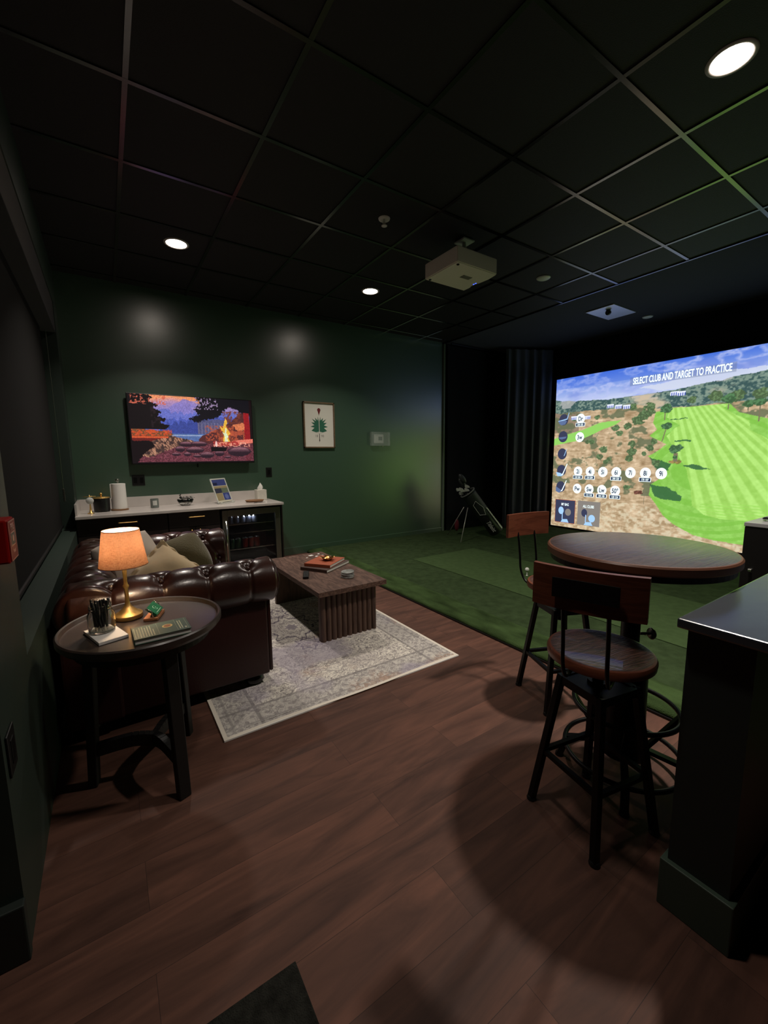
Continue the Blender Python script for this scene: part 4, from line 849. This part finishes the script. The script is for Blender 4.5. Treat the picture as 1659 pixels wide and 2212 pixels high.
s1, s2, s3 = s_at(62), s_at(138), s_at(180)+.09
def layout(t0, t1, first, step):
    b = []; g = []
    r1 = [first+step*k for k in range(-1, 20) if t0+.02 < first+step*k < t1-.02]; r2 = [first+step*(k+.5) for k in range(-1, 20) if t0+.02 < first+step*(k+.5) < t1-.02]
    for t_ in r1: b.append((s1, t_)); b.append((s3, t_)); g.append(((0, t_), (s1, t_)))
    for t_ in r2:
        b.append((s2, t_))
        for q in r1:
            if abs(abs(q-t_)-step/2) < .01: g.append(((s1, q), (s2, t_))); g.append(((s2, t_), (s3, q)))
    for q in r1: g.append(((s3, q), (s3+.1, q)))
    return b, g
b, g = layout(-.23, .74, .18, .21)
YN, YF = 2.31, 3.52
tufted('arm_roll', pr, (-.20, .745), lambda a, z, t: (t, YN+a, z), b, g, M_leather, sofa)
b, g = layout(-.23, .74, .06, .21)
tufted('arm_roll', pr, (-.20, .745), lambda a, z, t: (t, YF-a, z), b, g, M_leather, sofa)
b, g = layout(2.19, 3.64, 2.42, .21)
tufted('back_roll', pr, (2.215, 3.615), lambda a, z, t: (-.122+a, t, z), b, g, M_leather, sofa, nu=200)
for yc, s in ((YN, -1), (YF, 1)):
    bm = new_bm(); ys = sorted((yc+s*.058, yc-s*.10)); box(bm, -.235, .695, ys[0], ys[1], .075, .60, .014, 3); finish('side_panel', bm, M_leatherp, sofa, smooth=True, auto=40)
    bm = new_bm(); pts = []
    for k in range(40):
        a = k/39*2*PI*1.6; r = .105*(1-k/39*.8); pts.append((.752, yc+s*r*math.cos(a+PI)*-1, CZ+r*math.sin(a)))
    lathe(bm, [(0, .0), (.112, .0), (.112, .012), (.10, .018), (0, .02)], 32, M=T(.735, yc, CZ, ry=PI/2)); tube(bm, pts, .004, 6); fp = sorted((yc+s*.052, yc-s*.095)); box(bm, .695, .715, fp[0], fp[1], .085, .58, .008, 2); finish('arm_front', bm, M_leatherp, sofa, smooth=True, auto=40)
bm = new_bm(); box(bm, -.24, -.02, 2.24, 3.60, .075, .60, .012, 2); finish('back_panel', bm, M_leatherp, sofa)
bm = new_bm(); box(bm, -.03, .69, 2.40, 3.43, .075, .29, .012, 2); finish('seat_base', bm, M_leatherp, sofa)
for k in range(2):
    bm = new_bm(); box(bm, .02, .705, 2.455+k*.462, 2.455+(k+1)*.462-.004, .292, .44, .045, 5); finish('seat_cushion', bm, M_leather, sofa, smooth=True)
for x, y in ((.62, 2.33), (.62, 3.50), (-.17, 2.33), (-.17, 3.50)):
    zf = .0085 if x > .35 else 0
    bm = new_bm(); lathe(bm, [(.03, zf+.001), (.045, zf+.006), (.058, .03), (.05, .055), (.034, .062), (.04, .076)], 28, M=T(x, y, 0)); finish('bun_foot', bm, M_foot, sofa, smooth=True)
def pillow(name, label, loc, rot, w_, h_, th_, m, flange=0., n=36, seed=1, rnd=.04):
    o = thing(name, label, 'pillow', loc); o.rotation_euler = rot
    bm = new_bm(); V = {}
    rg_ = np.random.RandomState(seed); ph = rg_.rand(6)*6
    for sd in (1, -1):
        for i in range(n+1):
            for j in range(n+1):
                u = -1+2*i/n; v = -1+2*j/n; edge = max(abs(u), abs(v))
                if sd == -1 and edge == 1: V[sd, i, j] = V[1, i, j]; continue
                k = (1-min(1, abs(u)/(1-flange))**2.2)*(1-min(1, abs(v)/(1-flange))**2.2) if edge < 1-flange else 0
                pin = 1-.07*(1-abs(u)**2)*(abs(v) > .2)*abs(v)**3; pin2 = 1-.07*(1-abs(v)**2)*abs(u)**3
                z = sd*(th_/2*max(0, k)**.48+.003)+.008*math.sin(5*u+ph[0])*math.sin(4*v+ph[1])+(.008*math.sin(14*(u+v)+ph[2]) if edge > 1-flange else 0)
                V[sd, i, j] = bm.verts.new((u*w_/2*pin2*(1-rnd*v*v), v*h_/2*pin*(1-rnd*u*u), z))
        for i in range(n):
            for j in range(n):
                q = [V[sd, i, j], V[sd, i+1, j], V[sd, i+1, j+1], V[sd, i, j+1]]; bm.faces.new(q if sd == 1 else q[::-1])
    finish('pillow_cover', bm, m, o, smooth=True); return o
def pr_rot(normal, spin):
    n_ = Vector(normal).normalized(); q = n_.to_track_quat('Z', 'Y').to_matrix() @ Matrix.Rotation(spin, 3, 'Z'); return q.to_euler()
pillow('pillow', 'cream velvet pillow with a wide ruffled edge at the front of the sofa', (.262, 2.80, .585), pr_rot((.25, -1, .62), math.radians(40)), .37, .37, .20, M_cream, .12)
pillow('pillow', 'olive tan plush pillow behind the cream one against the far sofa arm', (.40, 3.17, .60), pr_rot((-.2, -1, .5), math.radians(24)), .37, .36, .22, M_olive, .0, seed=3, rnd=.2)
pillow('pillow', 'plain ivory pillow leaning on the sofa back behind the lamp', (.08, 2.96, .655), pr_rot((.6, -.8, .3), math.radians(8)), .44, .40, .17, M_ivory, .0, seed=5, rnd=.14)
# ------------------------------------------------------------------ side table and what stands on it
EX, EY, EZ = .077, 1.87, .65
et = thing('side_table', 'round dark side table with a raised rim in front of the sofa arm', 'side table', (EX, EY, 0))
bm = new_bm(); lathe(bm, [(0, .628), (.262, .628), (.278, .632), (.288, .645), (.288, .664), (.283, .669), (.276, .667), (.270, .652), (.262, .65), (0, .65)], 72, cap=False); finish('tray_top', bm, M_tray, et, smooth=True, auto=35)
bm = new_bm(); lathe(bm, [(.24, .590), (.24, .6275), (.225, .6275), (.225, .59)], 48); finish('apron_ring', bm, M_legs, et)
legs = [(.149-EX, 1.659-EY), (-.144-EX, 1.929-EY), (.22-EX, 2.058-EY)]
for lx, ly in legs:
    bm = new_bm(); d = Vector((lx, ly, 0)).normalized(); bar(bm, (lx*1.0, ly*1.0, .0), (lx*.86, ly*.86, .60), .045, .032, .05, .036, side=d.cross(Vector((0, 0, 1))), bev=.003); finish('leg', bm, M_legs, et)
bm = new_bm()
for lx, ly in legs:
    pth = smooth_path([(0, 0, .15), (lx*.35, ly*.35, .165), (lx*.93, ly*.93, .15)], 5)
    for a, b_ in zip(pth, pth[1:]): bar(bm, a, b_, .05, .026, side=(0, 0, 1))
finish('stretcher', bm, M_legs, et)
ZE = EZ+.0008
lp = thing('table_lamp', 'brass table lamp with a tan linen shade on the side table', 'lamp', (.028, 1.985, ZE))
bm = new_bm(); lathe(bm, [(.05, 0), (.053, .003), (.053, .018), (.048, .022), (.036, .026), (.030, .034), (.018, .045), (.011, .056), (.008, .07), (.0075, .125), (.011, .132), (.012, .138), (.008, .144), (.0065, .155), (.008, .19), (.011, .25), (.0, .25)], 36, cap=True); finish('lamp_stem', bm, M_brass, lp, smooth=True, auto=50)
bm = new_bm(); lathe(bm, [(.088, .226), (.0665, .372)], 64, cap=False); lsh = finish('lamp_shade', bm, M_shade, lp, smooth=True)
bm = new_bm(); lathe(bm, [(.0865, .2265), (.065, .3715)], 64, cap=False); finish('shade_lining', bm, M_liner, lsh, smooth=True)
bm = new_bm(); tube(bm, [(.0665*math.cos(2*PI*k/48), .0665*math.sin(2*PI*k/48), .372) for k in range(48)], .0016, 6, closed=True); tube(bm, [(.088*math.cos(2*PI*k/48), .088*math.sin(2*PI*k/48), .226) for k in range(48)], .0016, 6, closed=True); finish('shade_rim', bm, M_shade, lsh, smooth=True)
bm = new_bm(); lathe(bm, [(.0, .25), (.014, .262), (.02, .285), (.014, .305), (0, .312)], 20, cap=False); finish('bulb', bm, mat('lit_bulb', (255, 255, 255), .5, emit=(255, 208, 150), es=60), lp, smooth=True)
l = bpy.data.lights.new('lamp_bulb_light', 'POINT'); l.energy = 4.5; l.color = (1., .80, .60); l.shadow_soft_size = .022; lo = bpy.data.objects.new('lamp_bulb_light', l); C.objects.link(lo); lo.location = (.028, 1.985, ZE+.33)
bm = new_bm(); box(bm, -.048, .048, -.085, .085, 0, .011, .001); tag(finish('note_pad', bm, M_paper, loc=(-.052, 1.828, ZE), rot=(0, 0, .30)), 'white note pad under the glass jar of pens', 'note pad')
jr = thing('mason_jar', 'clear glass jar full of black pens on the white note pad', 'jar', (-.062, 1.852, ZE+.0115))
bm = new_bm(); lathe(bm, [(0, .0), (.036, .0), (.043, .006), (.045, .03), (.044, .068), (.037, .083), (.036, .087), (.038, .09), (.036, .094), (.038, .097), (.036, .104), (.0335, .104), (.0335, .086), (.041, .068), (.042, .03), (.040, .009), (0, .005)], 40, cap=False); finish('jar_glass', bm, M_glass, jr, smooth=True, auto=60)
rng = random.Random(11)
for k in range(12):
    a = k*2.4; r0_ = .022*math.sqrt((k+.5)/12); r1_ = min(.029, r0_+.012); bm = new_bm()
    p = Vector((r0_*math.cos(a+.5), r0_*math.sin(a+.5), .008)); q = Vector((r1_*math.cos(a), r1_*math.sin(a), .118+rng.uniform(-.008, .012))); d = (q-p).normalized()
    tube(bm, [p, p+d*.012, p+d*.013, q-d*.004, q], [.0008, .0035, .0045, .0045, .002], 8)
    for f in bm.faces: f.material_index = 1 if f.calc_center_median().z < .022 else 0
    bmesh.ops.transform(bm, matrix=Matrix.Translation((0, 0, 0)), verts=bm.verts[:])
    o = finish('pen', bm, [M_black, M_steelb], smooth=True, loc=(-.062, 1.852, ZE+.0115)); tag(o, 'black pen standing in the glass jar', 'pen', 'pens in the jar')
gb = book('book', 'dark green cloth book with a gold medallion on the side table', 'book', (.124, 1.725, ZE), math.radians(2), .19, .128, .022, M_greenbook)
MB_ = lambda u, v, d: T(u, v, .0222+d)
bm = new_bm()
for k in range(8):
    x = -.088+.0085*k; y0 = -.055; y1 = .05-(.03 if k == 7 else 0)-(.012 if k % 3 == 1 else 0)
    y = y0
    rr_ = random.Random(k)
    while y < y1: e_ = min(y1, y+rr_.uniform(.006, .016)); rect(bm, 0, 0, x, x+.003, y, e_, .0003, MB_, 0); y = e_+.002
for x in (-.012, .05, .086): rect(bm, 0, 0, x, x+.0008, -.06, .06, .0003, MB_, 0)
for k in range(2):
    rect(bm, 0, 0, .058+.008*k, .0615+.008*k, -.05, .04, .0003, MB_, 0)
rect(bm, 0, 0, .076, .082, -.05, -.035, .0003, MB_, 0)
disc(bm, .022, .008, .018, .0004, MB_, mi=1); disc(bm, .022, .008, .0125, .0008, MB_, mi=2); finish('cover_print', bm, [mat('pale_cover_lettering', (175, 180, 150), .5), mat('medallion_gold', (214, 190, 120), .4), mat('medallion_brown', (150, 90, 50), .5)], gb)
ch = thing('card_holder', 'small wooden holder of emerald cards on the side table', 'card holder', (.118, 1.935, ZE), rz=math.radians(70))
bm = new_bm(); box(bm, -.052, .052, -.027, .027, 0, .012, .002); finish('wood_base', bm, M_oak, ch)
mk = T(0, 0, .013, rx=math.radians(48))
bm = new_bm()
for k in range(6): box(bm, -.044, .044, -.0, .050, .001+.0016*k, .0022+.0016*k, M=T(0, -.018, .014, rx=math.radians(40)))
finish('green_cards', bm, M_card, ch)
MC = lambda u, v, d: T(0, -.018, .014, rx=math.radians(40)) @ T(u, v, .0106+d)
bm = new_bm(); tube(bm, [MC(.011*math.cos(a), .026+.011*math.sin(a), .0004).translation for a in [.6+k*.5 for k in range(11)]], .0009, 5); rect(bm, .0, .026, .0, .012, -.001, .001, .0005, MC, 0); rect(bm, 0, .008, -.03, .03, -.001, .001, .0005, MC, 0); finish('card_emblem', bm, mat('pale_emblem', (190, 220, 200), .5), ch)
bm = new_bm()
for s in (-1, 1): tube(bm, [(s*.05, -.01, .012), (s*.05, -.006, .04), (s*.05, .01, .05)], .002, 6); bmesh.ops.create_uvsphere(bm, u_segments=8, v_segments=6, radius=.004, matrix=T(s*.05, .01, .051))
finish('wire_ends', bm, M_steelb, ch, smooth=True)
# ------------------------------------------------------------------ pub table
PX, PY, PZ = 1.675, .772, .955
pb = thing('pub_table', 'tall round pub table with a dark wooden top and crank column base', 'table', (PX, PY, 0))
bm = new_bm(); lathe(bm, [(0, PZ-.034), (.312, PZ-.034), (.318, PZ-.028), (.318, PZ-.007), (.313, PZ-.001), (.308, PZ), (0, PZ)], 96, cap=False)
for f in bm.faces:
    c_ = f.calc_center_median(); f.material_index = 1 if math.hypot(c_.x, c_.y) > .306 else 0
finish('tabletop', bm, [M_top, M_edge], pb, smooth=True, auto=30)
bm = new_bm(); lathe(bm, [(.0, PZ-.062), (.285, PZ-.062), (.305, PZ-.056), (.305, PZ-.035), (.0, PZ-.035)], 64); finish('metal_rim', bm, M_blackm, pb)
bm = new_bm(); lathe(bm, [(.034, .55), (.034, .865), (.06, .885), (.06, PZ-.062)], 28); tube(bm, [(0, 0, .45), (0, 0, .56)], .045, 20); finish('upper_column', bm, M_blackm, pb, smooth=True, auto=40)
bm = new_bm(); lathe(bm, [(.05, .852), (.062, .855), (.062, .868), (.05, .872)], 28); finish('collar', bm, M_blackm, pb, smooth=True, auto=40)
for s in (-1, 1):
    bm = new_bm(); tube(bm, smooth_path([(s*.062*.826, -s*.062*.56, .862), (s*.078*.826, -s*.078*.56, .862), (s*.078*.826, -s*.078*.56, .895)], 4), .009, 10); finish('clamp_bolt', bm, M_steel, pb, smooth=True)
bm = new_bm(); tube(bm, [(.04, -.02, .60), (.075, -.045, .60)], .006, 8); lathe(bm, [(0, 0), (.02, .0), (.024, .006), (.02, .014), (0, .016)], 20, M=T(.068, -.042, .60, ry=PI/2, rz=-.56)); finish('crank_handle', bm, M_steel, pb, smooth=True)
bm = new_bm(); lathe(bm, [(.0, .10), (.085, .10), (.082, .14), (.076, .2), (.072, .48), (.05, .50), (0, .50)], 40); finish('gear_housing', bm, M_blackm, pb, smooth=True, auto=40)
for z, r, a0 in ((.30, .188, .4), (.095, .215, 0)):
    bm = new_bm(); tube(bm, [(r*math.cos(2*PI*k/56), r*math.sin(2*PI*k/56), z) for k in range(56)], .0095, 10, closed=True)
    finish('foot_ring', bm, M_blackm, pb, smooth=True)
for k in range(4):
    a = math.radians(30+90*k); c_, s_ = math.cos(a), math.sin(a)
    bm = new_bm(); bar(bm, (.07*c_, .07*s_, .12), (.188*c_, .188*s_, .30), .024, .014, side=(-s_, c_, 0)); bar(bm, (.07*c_, .07*s_, .13), (.21*c_, .21*s_, .095), .026, .016, side=(-s_, c_, 0)); bar(bm, (.205*c_, .205*s_, .10), (.235*c_, .235*s_, .006), .028, .024, side=(-s_, c_, 0)); lathe(bm, [(.018, .001), (.016, .012)], 14, M=T(.234*c_, .234*s_, 0))
    finish('base_leg', bm, M_blackm, pb)
# ------------------------------------------------------------------ stools
def stool(label, x, y, rb, rs):
    o = thing('bar_stool', label, 'stool', (x, y, 0), rb, group='industrial stools at the pub table')
    ZS = .645; ang = rs-rb; S = T(rz=ang)
    bm = new_bm(); lathe(bm, [(0, ZS-.036), (.158, ZS-.036), (.169, ZS-.03), (.171, ZS-.012), (.166, ZS-.002), (.158, ZS), (.14, ZS-.004), (0, ZS-.006)], 64, M=S, cap=False)
    for f in bm.faces:
        c_ = f.calc_center_median(); f.material_index = 1 if math.hypot(c_.x, c_.y) > .156 else 0
    tag(finish('seat', bm, [M_seat, M_board], o, smooth=True, auto=40), 'round grooved wooden seat')
    bm = new_bm(); lathe(bm, [(.07, ZS-.048), (.07, ZS-.0365), (0, ZS-.0365)], 24); lathe(bm, [(.018, .44), (.018, ZS-.047)], 16); lathe(bm, [(.034, .49), (.034, .53)], 18); finish('seat_screw', bm, M_blackm, o)
    ht, hb = .082, .1425
    bm = new_bm(); L_ = [(1, 1), (-1, 1), (-1, -1), (1, -1)]
    for k in range(4):
        a, b_ = L_[k], L_[(k+1) % 4]; bar(bm, (a[0]*ht, a[1]*ht, .51), (b_[0]*ht, b_[1]*ht, .51), .03, .02)
    box(bm, -.08, .08, -.08, .08, .515, .522); finish('top_frame', bm, M_blackm, o)
    for a in L_:
        bm = new_bm(); bar(bm, (a[0]*hb, a[1]*hb, .004), (a[0]*ht, a[1]*ht, .525), .024, .024, side=(a[0], 0, 0), bev=.002); lg = finish('leg', bm, M_blackm, o)
        bm = new_bm(); lathe(bm, [(.017, .0005), (.018, .006), (.014, .014)], 14, M=T(a[0]*hb, a[1]*hb, 0)); finish('leg_cap', bm, M_black, lg)
    for k in range(4):
        a, b_ = L_[k], L_[(k+1) % 4]; z = .215; h = hb+(ht-hb)*z/.525
        bm = new_bm(); bar(bm, (a[0]*h, a[1]*h, z), (b_[0]*h, b_[1]*h, z), .016, .016); finish('stretcher', bm, M_blackm, o)
    bm = new_bm(); yy = .062
    side = lambda s: smooth_path([(-.02, s*yy, ZS-.045), (-.13, s*yy, ZS-.05), (-.19, s*yy, ZS-.035), (-.225, s*yy, ZS+.02), (-.235, s*yy, ZS+.10), (-.25, s*yy, ZS+.20), (-.268, s*yy, ZS+.255)], 6)
    pth = side(1)+smooth_path([(-.272, yy*.95, ZS+.275), (-.272, yy*.7, ZS+.282), (-.272, -yy*.7, ZS+.282), (-.272, -yy*.95, ZS+.275)], 4)+side(-1)[::-1]
    tube(bm, [S @ p for p in pth], .0062, 10); finish('back_rod', bm, M_blackm, o, smooth=True)
    bm = new_bm(); n = 24; rws = []
    for i in range(n+1):
        t_ = -1+2*i/n; yv = t_*.154; xc = -.265+.022*t_*t_
        rws.append([bm.verts.new(S @ Vector((xc+dx+tz*.0, yv, .852+tz))) for dx, tz in ((-.009, 0), (.009, 0), (.009, .128), (-.009, .128))])
    for a, b_ in zip(rws, rws[1:]):
        for k in range(4): bm.faces.new((a[k], a[(k+1) % 4], b_[(k+1) % 4], b_[k]))
    bm.faces.new(rws[0][::-1]); bm.faces.new(rws[-1]); bmesh.ops.recalc_face_normals(bm, faces=bm.faces[:])
    bd = tag(finish('backrest', bm, M_board, o), 'curved reddish wooden backboard')
    bm = new_bm(); box(bm, -.279, -.275, -.09, .09, .89, .95, .002, M=S); finish('mounting_plate', bm, M_black, bd)
    return o
stool('near bar stool with its backrest toward the camera', 1.369, .725, math.radians(-11), math.radians(18))
stool('far bar stool on the left side of the pub table', 1.945, 1.255, math.radians(-23), math.radians(-97))
# ------------------------------------------------------------------ podium box at the right
pd = thing('equipment_box', 'tall black box at the right edge behind the half wall', 'cabinet', (3.12, .845, ZT))
bm = new_bm(); box(bm, 0, .6, -.62, 0, .001, .835, .004); finish('box_body', bm, M_black, pd)
bm = new_bm(); box(bm, -.003, .603, -.623, .003, .836, .86, .003); finish('box_top', bm, mat('pale_laminate', (150, 150, 150), .35), pd)
bm = new_bm(); tube(bm, [(-.012, -.04, .58), (-.012, -.055, .58)], .008, 10); finish('latch', bm, M_steelb, pd)
hs = thing('headset', 'black device lying on the tall box at the right edge', 'device', (3.40, .74, ZT+.8605))
bm = new_bm(); box(bm, -.1, .12, -.12, .03, 0, .035, .012, 3); tube(bm, smooth_path([(-.1, .0, .012), (-.16, .03, .02), (-.12, .06, .012), (-.05, .03, .012)], 5), .008, 8); finish('device_body', bm, M_black, hs, smooth=True)
# ------------------------------------------------------------------ golf ball on tee
gbl = thing('golf_ball', 'white golf ball on a rubber tee on the turf strip', 'golf ball', (3.60, 2.72, ZT+.006))
bm = new_bm(); bmesh.ops.create_icosphere(bm, subdivisions=4, radius=.0215, matrix=T(0, 0, .065)); finish('ball', bm, M_ball, gbl, smooth=True)
te = thing('rubber_tee', 'short white tee under the golf ball', 'tee', (3.60, 2.72, ZT+.006))
bm = new_bm(); lathe(bm, [(.012, .0), (.006, .006), (.005, .035), (.010, .045)], 16); finish('tee_body', bm, M_white, te)
# ------------------------------------------------------------------ golf bag
B0 = Vector((4.93, 4.30, ZT+.002)); B1 = Vector((4.50, 4.56, .70)); ax = (B1-B0).normalized(); Lb = (B1-B0).length
q = ax.to_track_quat('Z', 'Y').to_matrix().to_4x4(); MBG = Matrix.Translation(B0+Vector((0, 0, .095))-ax*.0) @ q
gbag = thing('golf_bag', 'black stand golf bag with white piping leaning in the dark bay', 'golf bag', tuple(B0))
MI = Matrix.Translation(-B0) @ MBG
def bagshape(bm, prof, M, sq=.85, n=32):
    rings = []
    for r, z in prof: rings.append([bm.verts.new(M @ Vector((r*math.cos(a), r*sq*math.sin(a), z))) for a in [2*PI*k/n for k in range(n)]])
    for a, b_ in zip(rings, rings[1:]):
        for k in range(n): bm.faces.new((a[k], a[(k+1) % n], b_[(k+1) % n], b_[k]))
    bm.faces.new(rings[0][::-1]); return rings
Lb -= .06
bm = new_bm(); bagshape(bm, [(.115, 0), (.128, .01), (.13, .05), (.122, .2), (.125, .45), (.13, Lb-.05), (.133, Lb), (.125, Lb), (.12, Lb-.04), (.0, Lb-.05)], MI); finish('bag_body', bm, mat('black_bag_nylon', (34, 40, 37), .6, bump=(60, .2)), gbag, smooth=True)
bm = new_bm(); tube(bm, [MI @ Vector((.134*math.cos(a), .114*math.sin(a), Lb)) for a in [2*PI*k/40 for k in range(40)]], .009, 8, closed=True); tag(finish('bag_rim', bm, mat('grey_rim', (110, 112, 108), .5), gbag, smooth=True), 'grey top rim')
# outer pocket facing the room (towards the camera): local frame vectors
toC = (Vector((0, 0, 1.31))-(B0+B1)/2).normalized(); toL = (MBG.to_3x3().inverted() @ toC); aC = math.atan2(toL.y, toL.x)
def on(aoff, z, r=.138): return MI @ Vector((r*math.cos(aC+aoff), r*.85*math.sin(aC+aoff), z))
bm = new_bm()
def pocket(bm, a0, a1, z0, z1, r):
    g_ = [[bm.verts.new(MI @ Vector(((r+.014*math.sin(PI*j/10)*math.sin(PI*i/10))*math.cos(aC+a0+(a1-a0)*i/10), (r+.014*math.sin(PI*j/10)*math.sin(PI*i/10))*.86*math.sin(aC+a0+(a1-a0)*i/10), z0+(z1-z0)*j/10))) for i in range(11)] for j in range(11)]
    for a, b_ in zip(g_, g_[1:]):
        for i in range(10): bm.faces.new((a[i], a[i+1], b_[i+1], b_[i]))
pocket(bm, -.9, .5, .04, .33, .130); bmesh.ops.recalc_face_normals(bm, faces=bm.faces[:]); finish('side_pocket', bm, mat('black_pocket', (14, 15, 15), .45), gbag, smooth=True)
bm = new_bm(); pts = [on(-.5, .40), on(.15, .36), on(.45, .47), on(.1, .62), on(-.45, .58)]; tube(bm, pts, .0035, 6, closed=True); tag(finish('piping', bm, M_white, gbag), 'white outline piping')
bm = new_bm(); 
for k in range(8):
    z = .03+.05*k; v = [bm.verts.new(on(.78+.0, z, .137)), bm.verts.new(on(1.05, z, .137)), bm.verts.new(on(1.05-.02*k, z+.05, .137)), bm.verts.new(on(.78, z+.05, .137))]
    bm.faces.new(v)
for s_ in (-.78, -1.05):
    pass
bmesh.ops.remove_doubles(bm, verts=bm.verts[:], dist=1e-5); bmesh.ops.solidify(bm, geom=bm.faces[:], thickness=.003); tag(finish('pale_stripe', bm, mat('pale_stripe', (205, 215, 185), .5), gbag), 'pale side stripe')
xd = (on(0, .30)-on(0, .1)).normalized()*-1; nd = MI.to_3x3() @ Vector((math.cos(aC-.2), .86*math.sin(aC-.2), 0)); nd.normalize(); yd = nd.cross(xd)
MT = Matrix(((xd.x, yd.x, nd.x, 0), (xd.y, yd.y, nd.y, 0), (xd.z, yd.z, nd.z, 0), (0, 0, 0, 1))); MT = Matrix.Translation(on(-.2, .17, .152)) @ MT
text('bag_lettering', 'Titleist', .085, M_white, gbag, MT, sx=.8, shear=.35, bold=.001)
bm = new_bm()
for p, q_ in (((4.24, 4.37, ZT+.003), (4.50, 4.50, .52)), ((4.49, 4.93, ZT+.003), (4.52, 4.60, .52))): tube(bm, [Vector(p)-B0, Vector(q_)-B0], .006, 8)
finish('stand_legs', bm, mat('silver_leg', (190, 190, 180), .35, metal=.5), gbag, smooth=True)
bm = new_bm(); pth = smooth_path([on(2.6, Lb-.03, .12), on(2.8, Lb-.12, .17), on(2.8, .3, .17), on(2.6, .16, .12)], 6)
for a, b_ in zip(pth, pth[1:]): bar(bm, a, b_, .04, .012, side=tuple(yd))
finish('shoulder_strap', bm, mat('grey_strap', (70, 74, 74), .6), gbag, smooth=True)
bm = new_bm(); bmesh.ops.create_uvsphere(bm, u_segments=12, v_segments=8, radius=1, matrix=Matrix.Translation(Vector((4.62, 4.86, .20))-B0) @ Matrix.Diagonal((.035, .035, .10, 1))); tag(finish('hanging_towel', bm, mat('dark_red_cloth', (96, 22, 34), .9), gbag, smooth=True), 'dark red cloth hanging behind the stand legs')
irons = mat('iron_chrome', (225, 227, 220), .35, metal=.5); shaftm = mat('club_shaft', (60, 62, 62), .3, metal=.8)
rng = random.Random(4)
for k in range(8):
    a = 2*PI*k/8+.3; r = .055; p = MBG @ Vector((r*math.cos(a), r*.8*math.sin(a), Lb-.25)); tip = MBG @ Vector((r*1.5*math.cos(a), r*1.3*math.sin(a), Lb+.035+.03*(k % 3)+(.12 if k in (2, 3) else 0)))
    o = thing('golf_club', 'chrome iron poking out of the golf bag' if k not in (2, 3) else 'dark headcover club rising highest out of the golf bag', 'golf club', tuple(p), group='irons in the golf bag' if k not in (2, 3) else 'covered clubs in the golf bag')
    bm = new_bm(); tube(bm, [Vector((0, 0, 0)), tip-p], .005, 8); finish('shaft', bm, shaftm, o)
    bm = new_bm()
    if k in (2, 3): bmesh.ops.create_uvsphere(bm, u_segments=14, v_segments=10, radius=1, matrix=Matrix.Translation(tip-p) @ q @ Matrix.Diagonal((.035, .04, .085, 1))); finish('head_cover', bm, mat('dark_headcover', (46, 50, 50), .5), o, smooth=True)
    else:
        prism(bm, [(-.012, -.01), (.02, -.016), (.05, -.02), (.062, 0), (.058, .03), (.03, .026), (0, .012)], -.008, .008, M=Matrix.Translation(tip-p) @ Matrix.Rotation(rng.uniform(-.6, .6)+2.4, 4, 'Z') @ Matrix.Rotation(PI/2+rng.uniform(-.3, .3), 4, 'X')); finish('club_head', bm, irons, o)
# ------------------------------------------------------------------ camera, world, view
yaw, pitch, roll = [math.radians(a) for a in (33.53, -7.67, -.61)]
f_ = Vector((math.sin(yaw)*math.cos(pitch), math.cos(yaw)*math.cos(pitch), math.sin(pitch))); r_ = Vector((math.cos(yaw), -math.sin(yaw), 0)); u_ = r_.cross(f_)
r2 = math.cos(roll)*r_+math.sin(roll)*u_; u2 = -math.sin(roll)*r_+math.cos(roll)*u_
cam = bpy.data.cameras.new('camera'); co = bpy.data.objects.new('camera', cam); C.objects.link(co)
co.matrix_world = Matrix(((r2.x, u2.x, -f_.x, 0), (r2.y, u2.y, -f_.y, 0), (r2.z, u2.z, -f_.z, 1.31), (0, 0, 0, 1)))
cam.sensor_fit = 'HORIZONTAL'; cam.sensor_width = 36; cam.lens = 899.2/1659*36; cam.clip_start = .02
bpy.context.scene.camera = co
wd = bpy.data.worlds.new('world'); wd.use_nodes = True; wd.node_tree.nodes['Background'].inputs[0].default_value = (.02, .022, .03, 1); wd.node_tree.nodes['Background'].inputs[1].default_value = .1; bpy.context.scene.world = wd
vs = bpy.context.scene.view_settings; vs.view_transform = 'Standard'; vs.look = 'None'; vs.exposure = 0; vs.gamma = 1; vs.use_curve_mapping = False
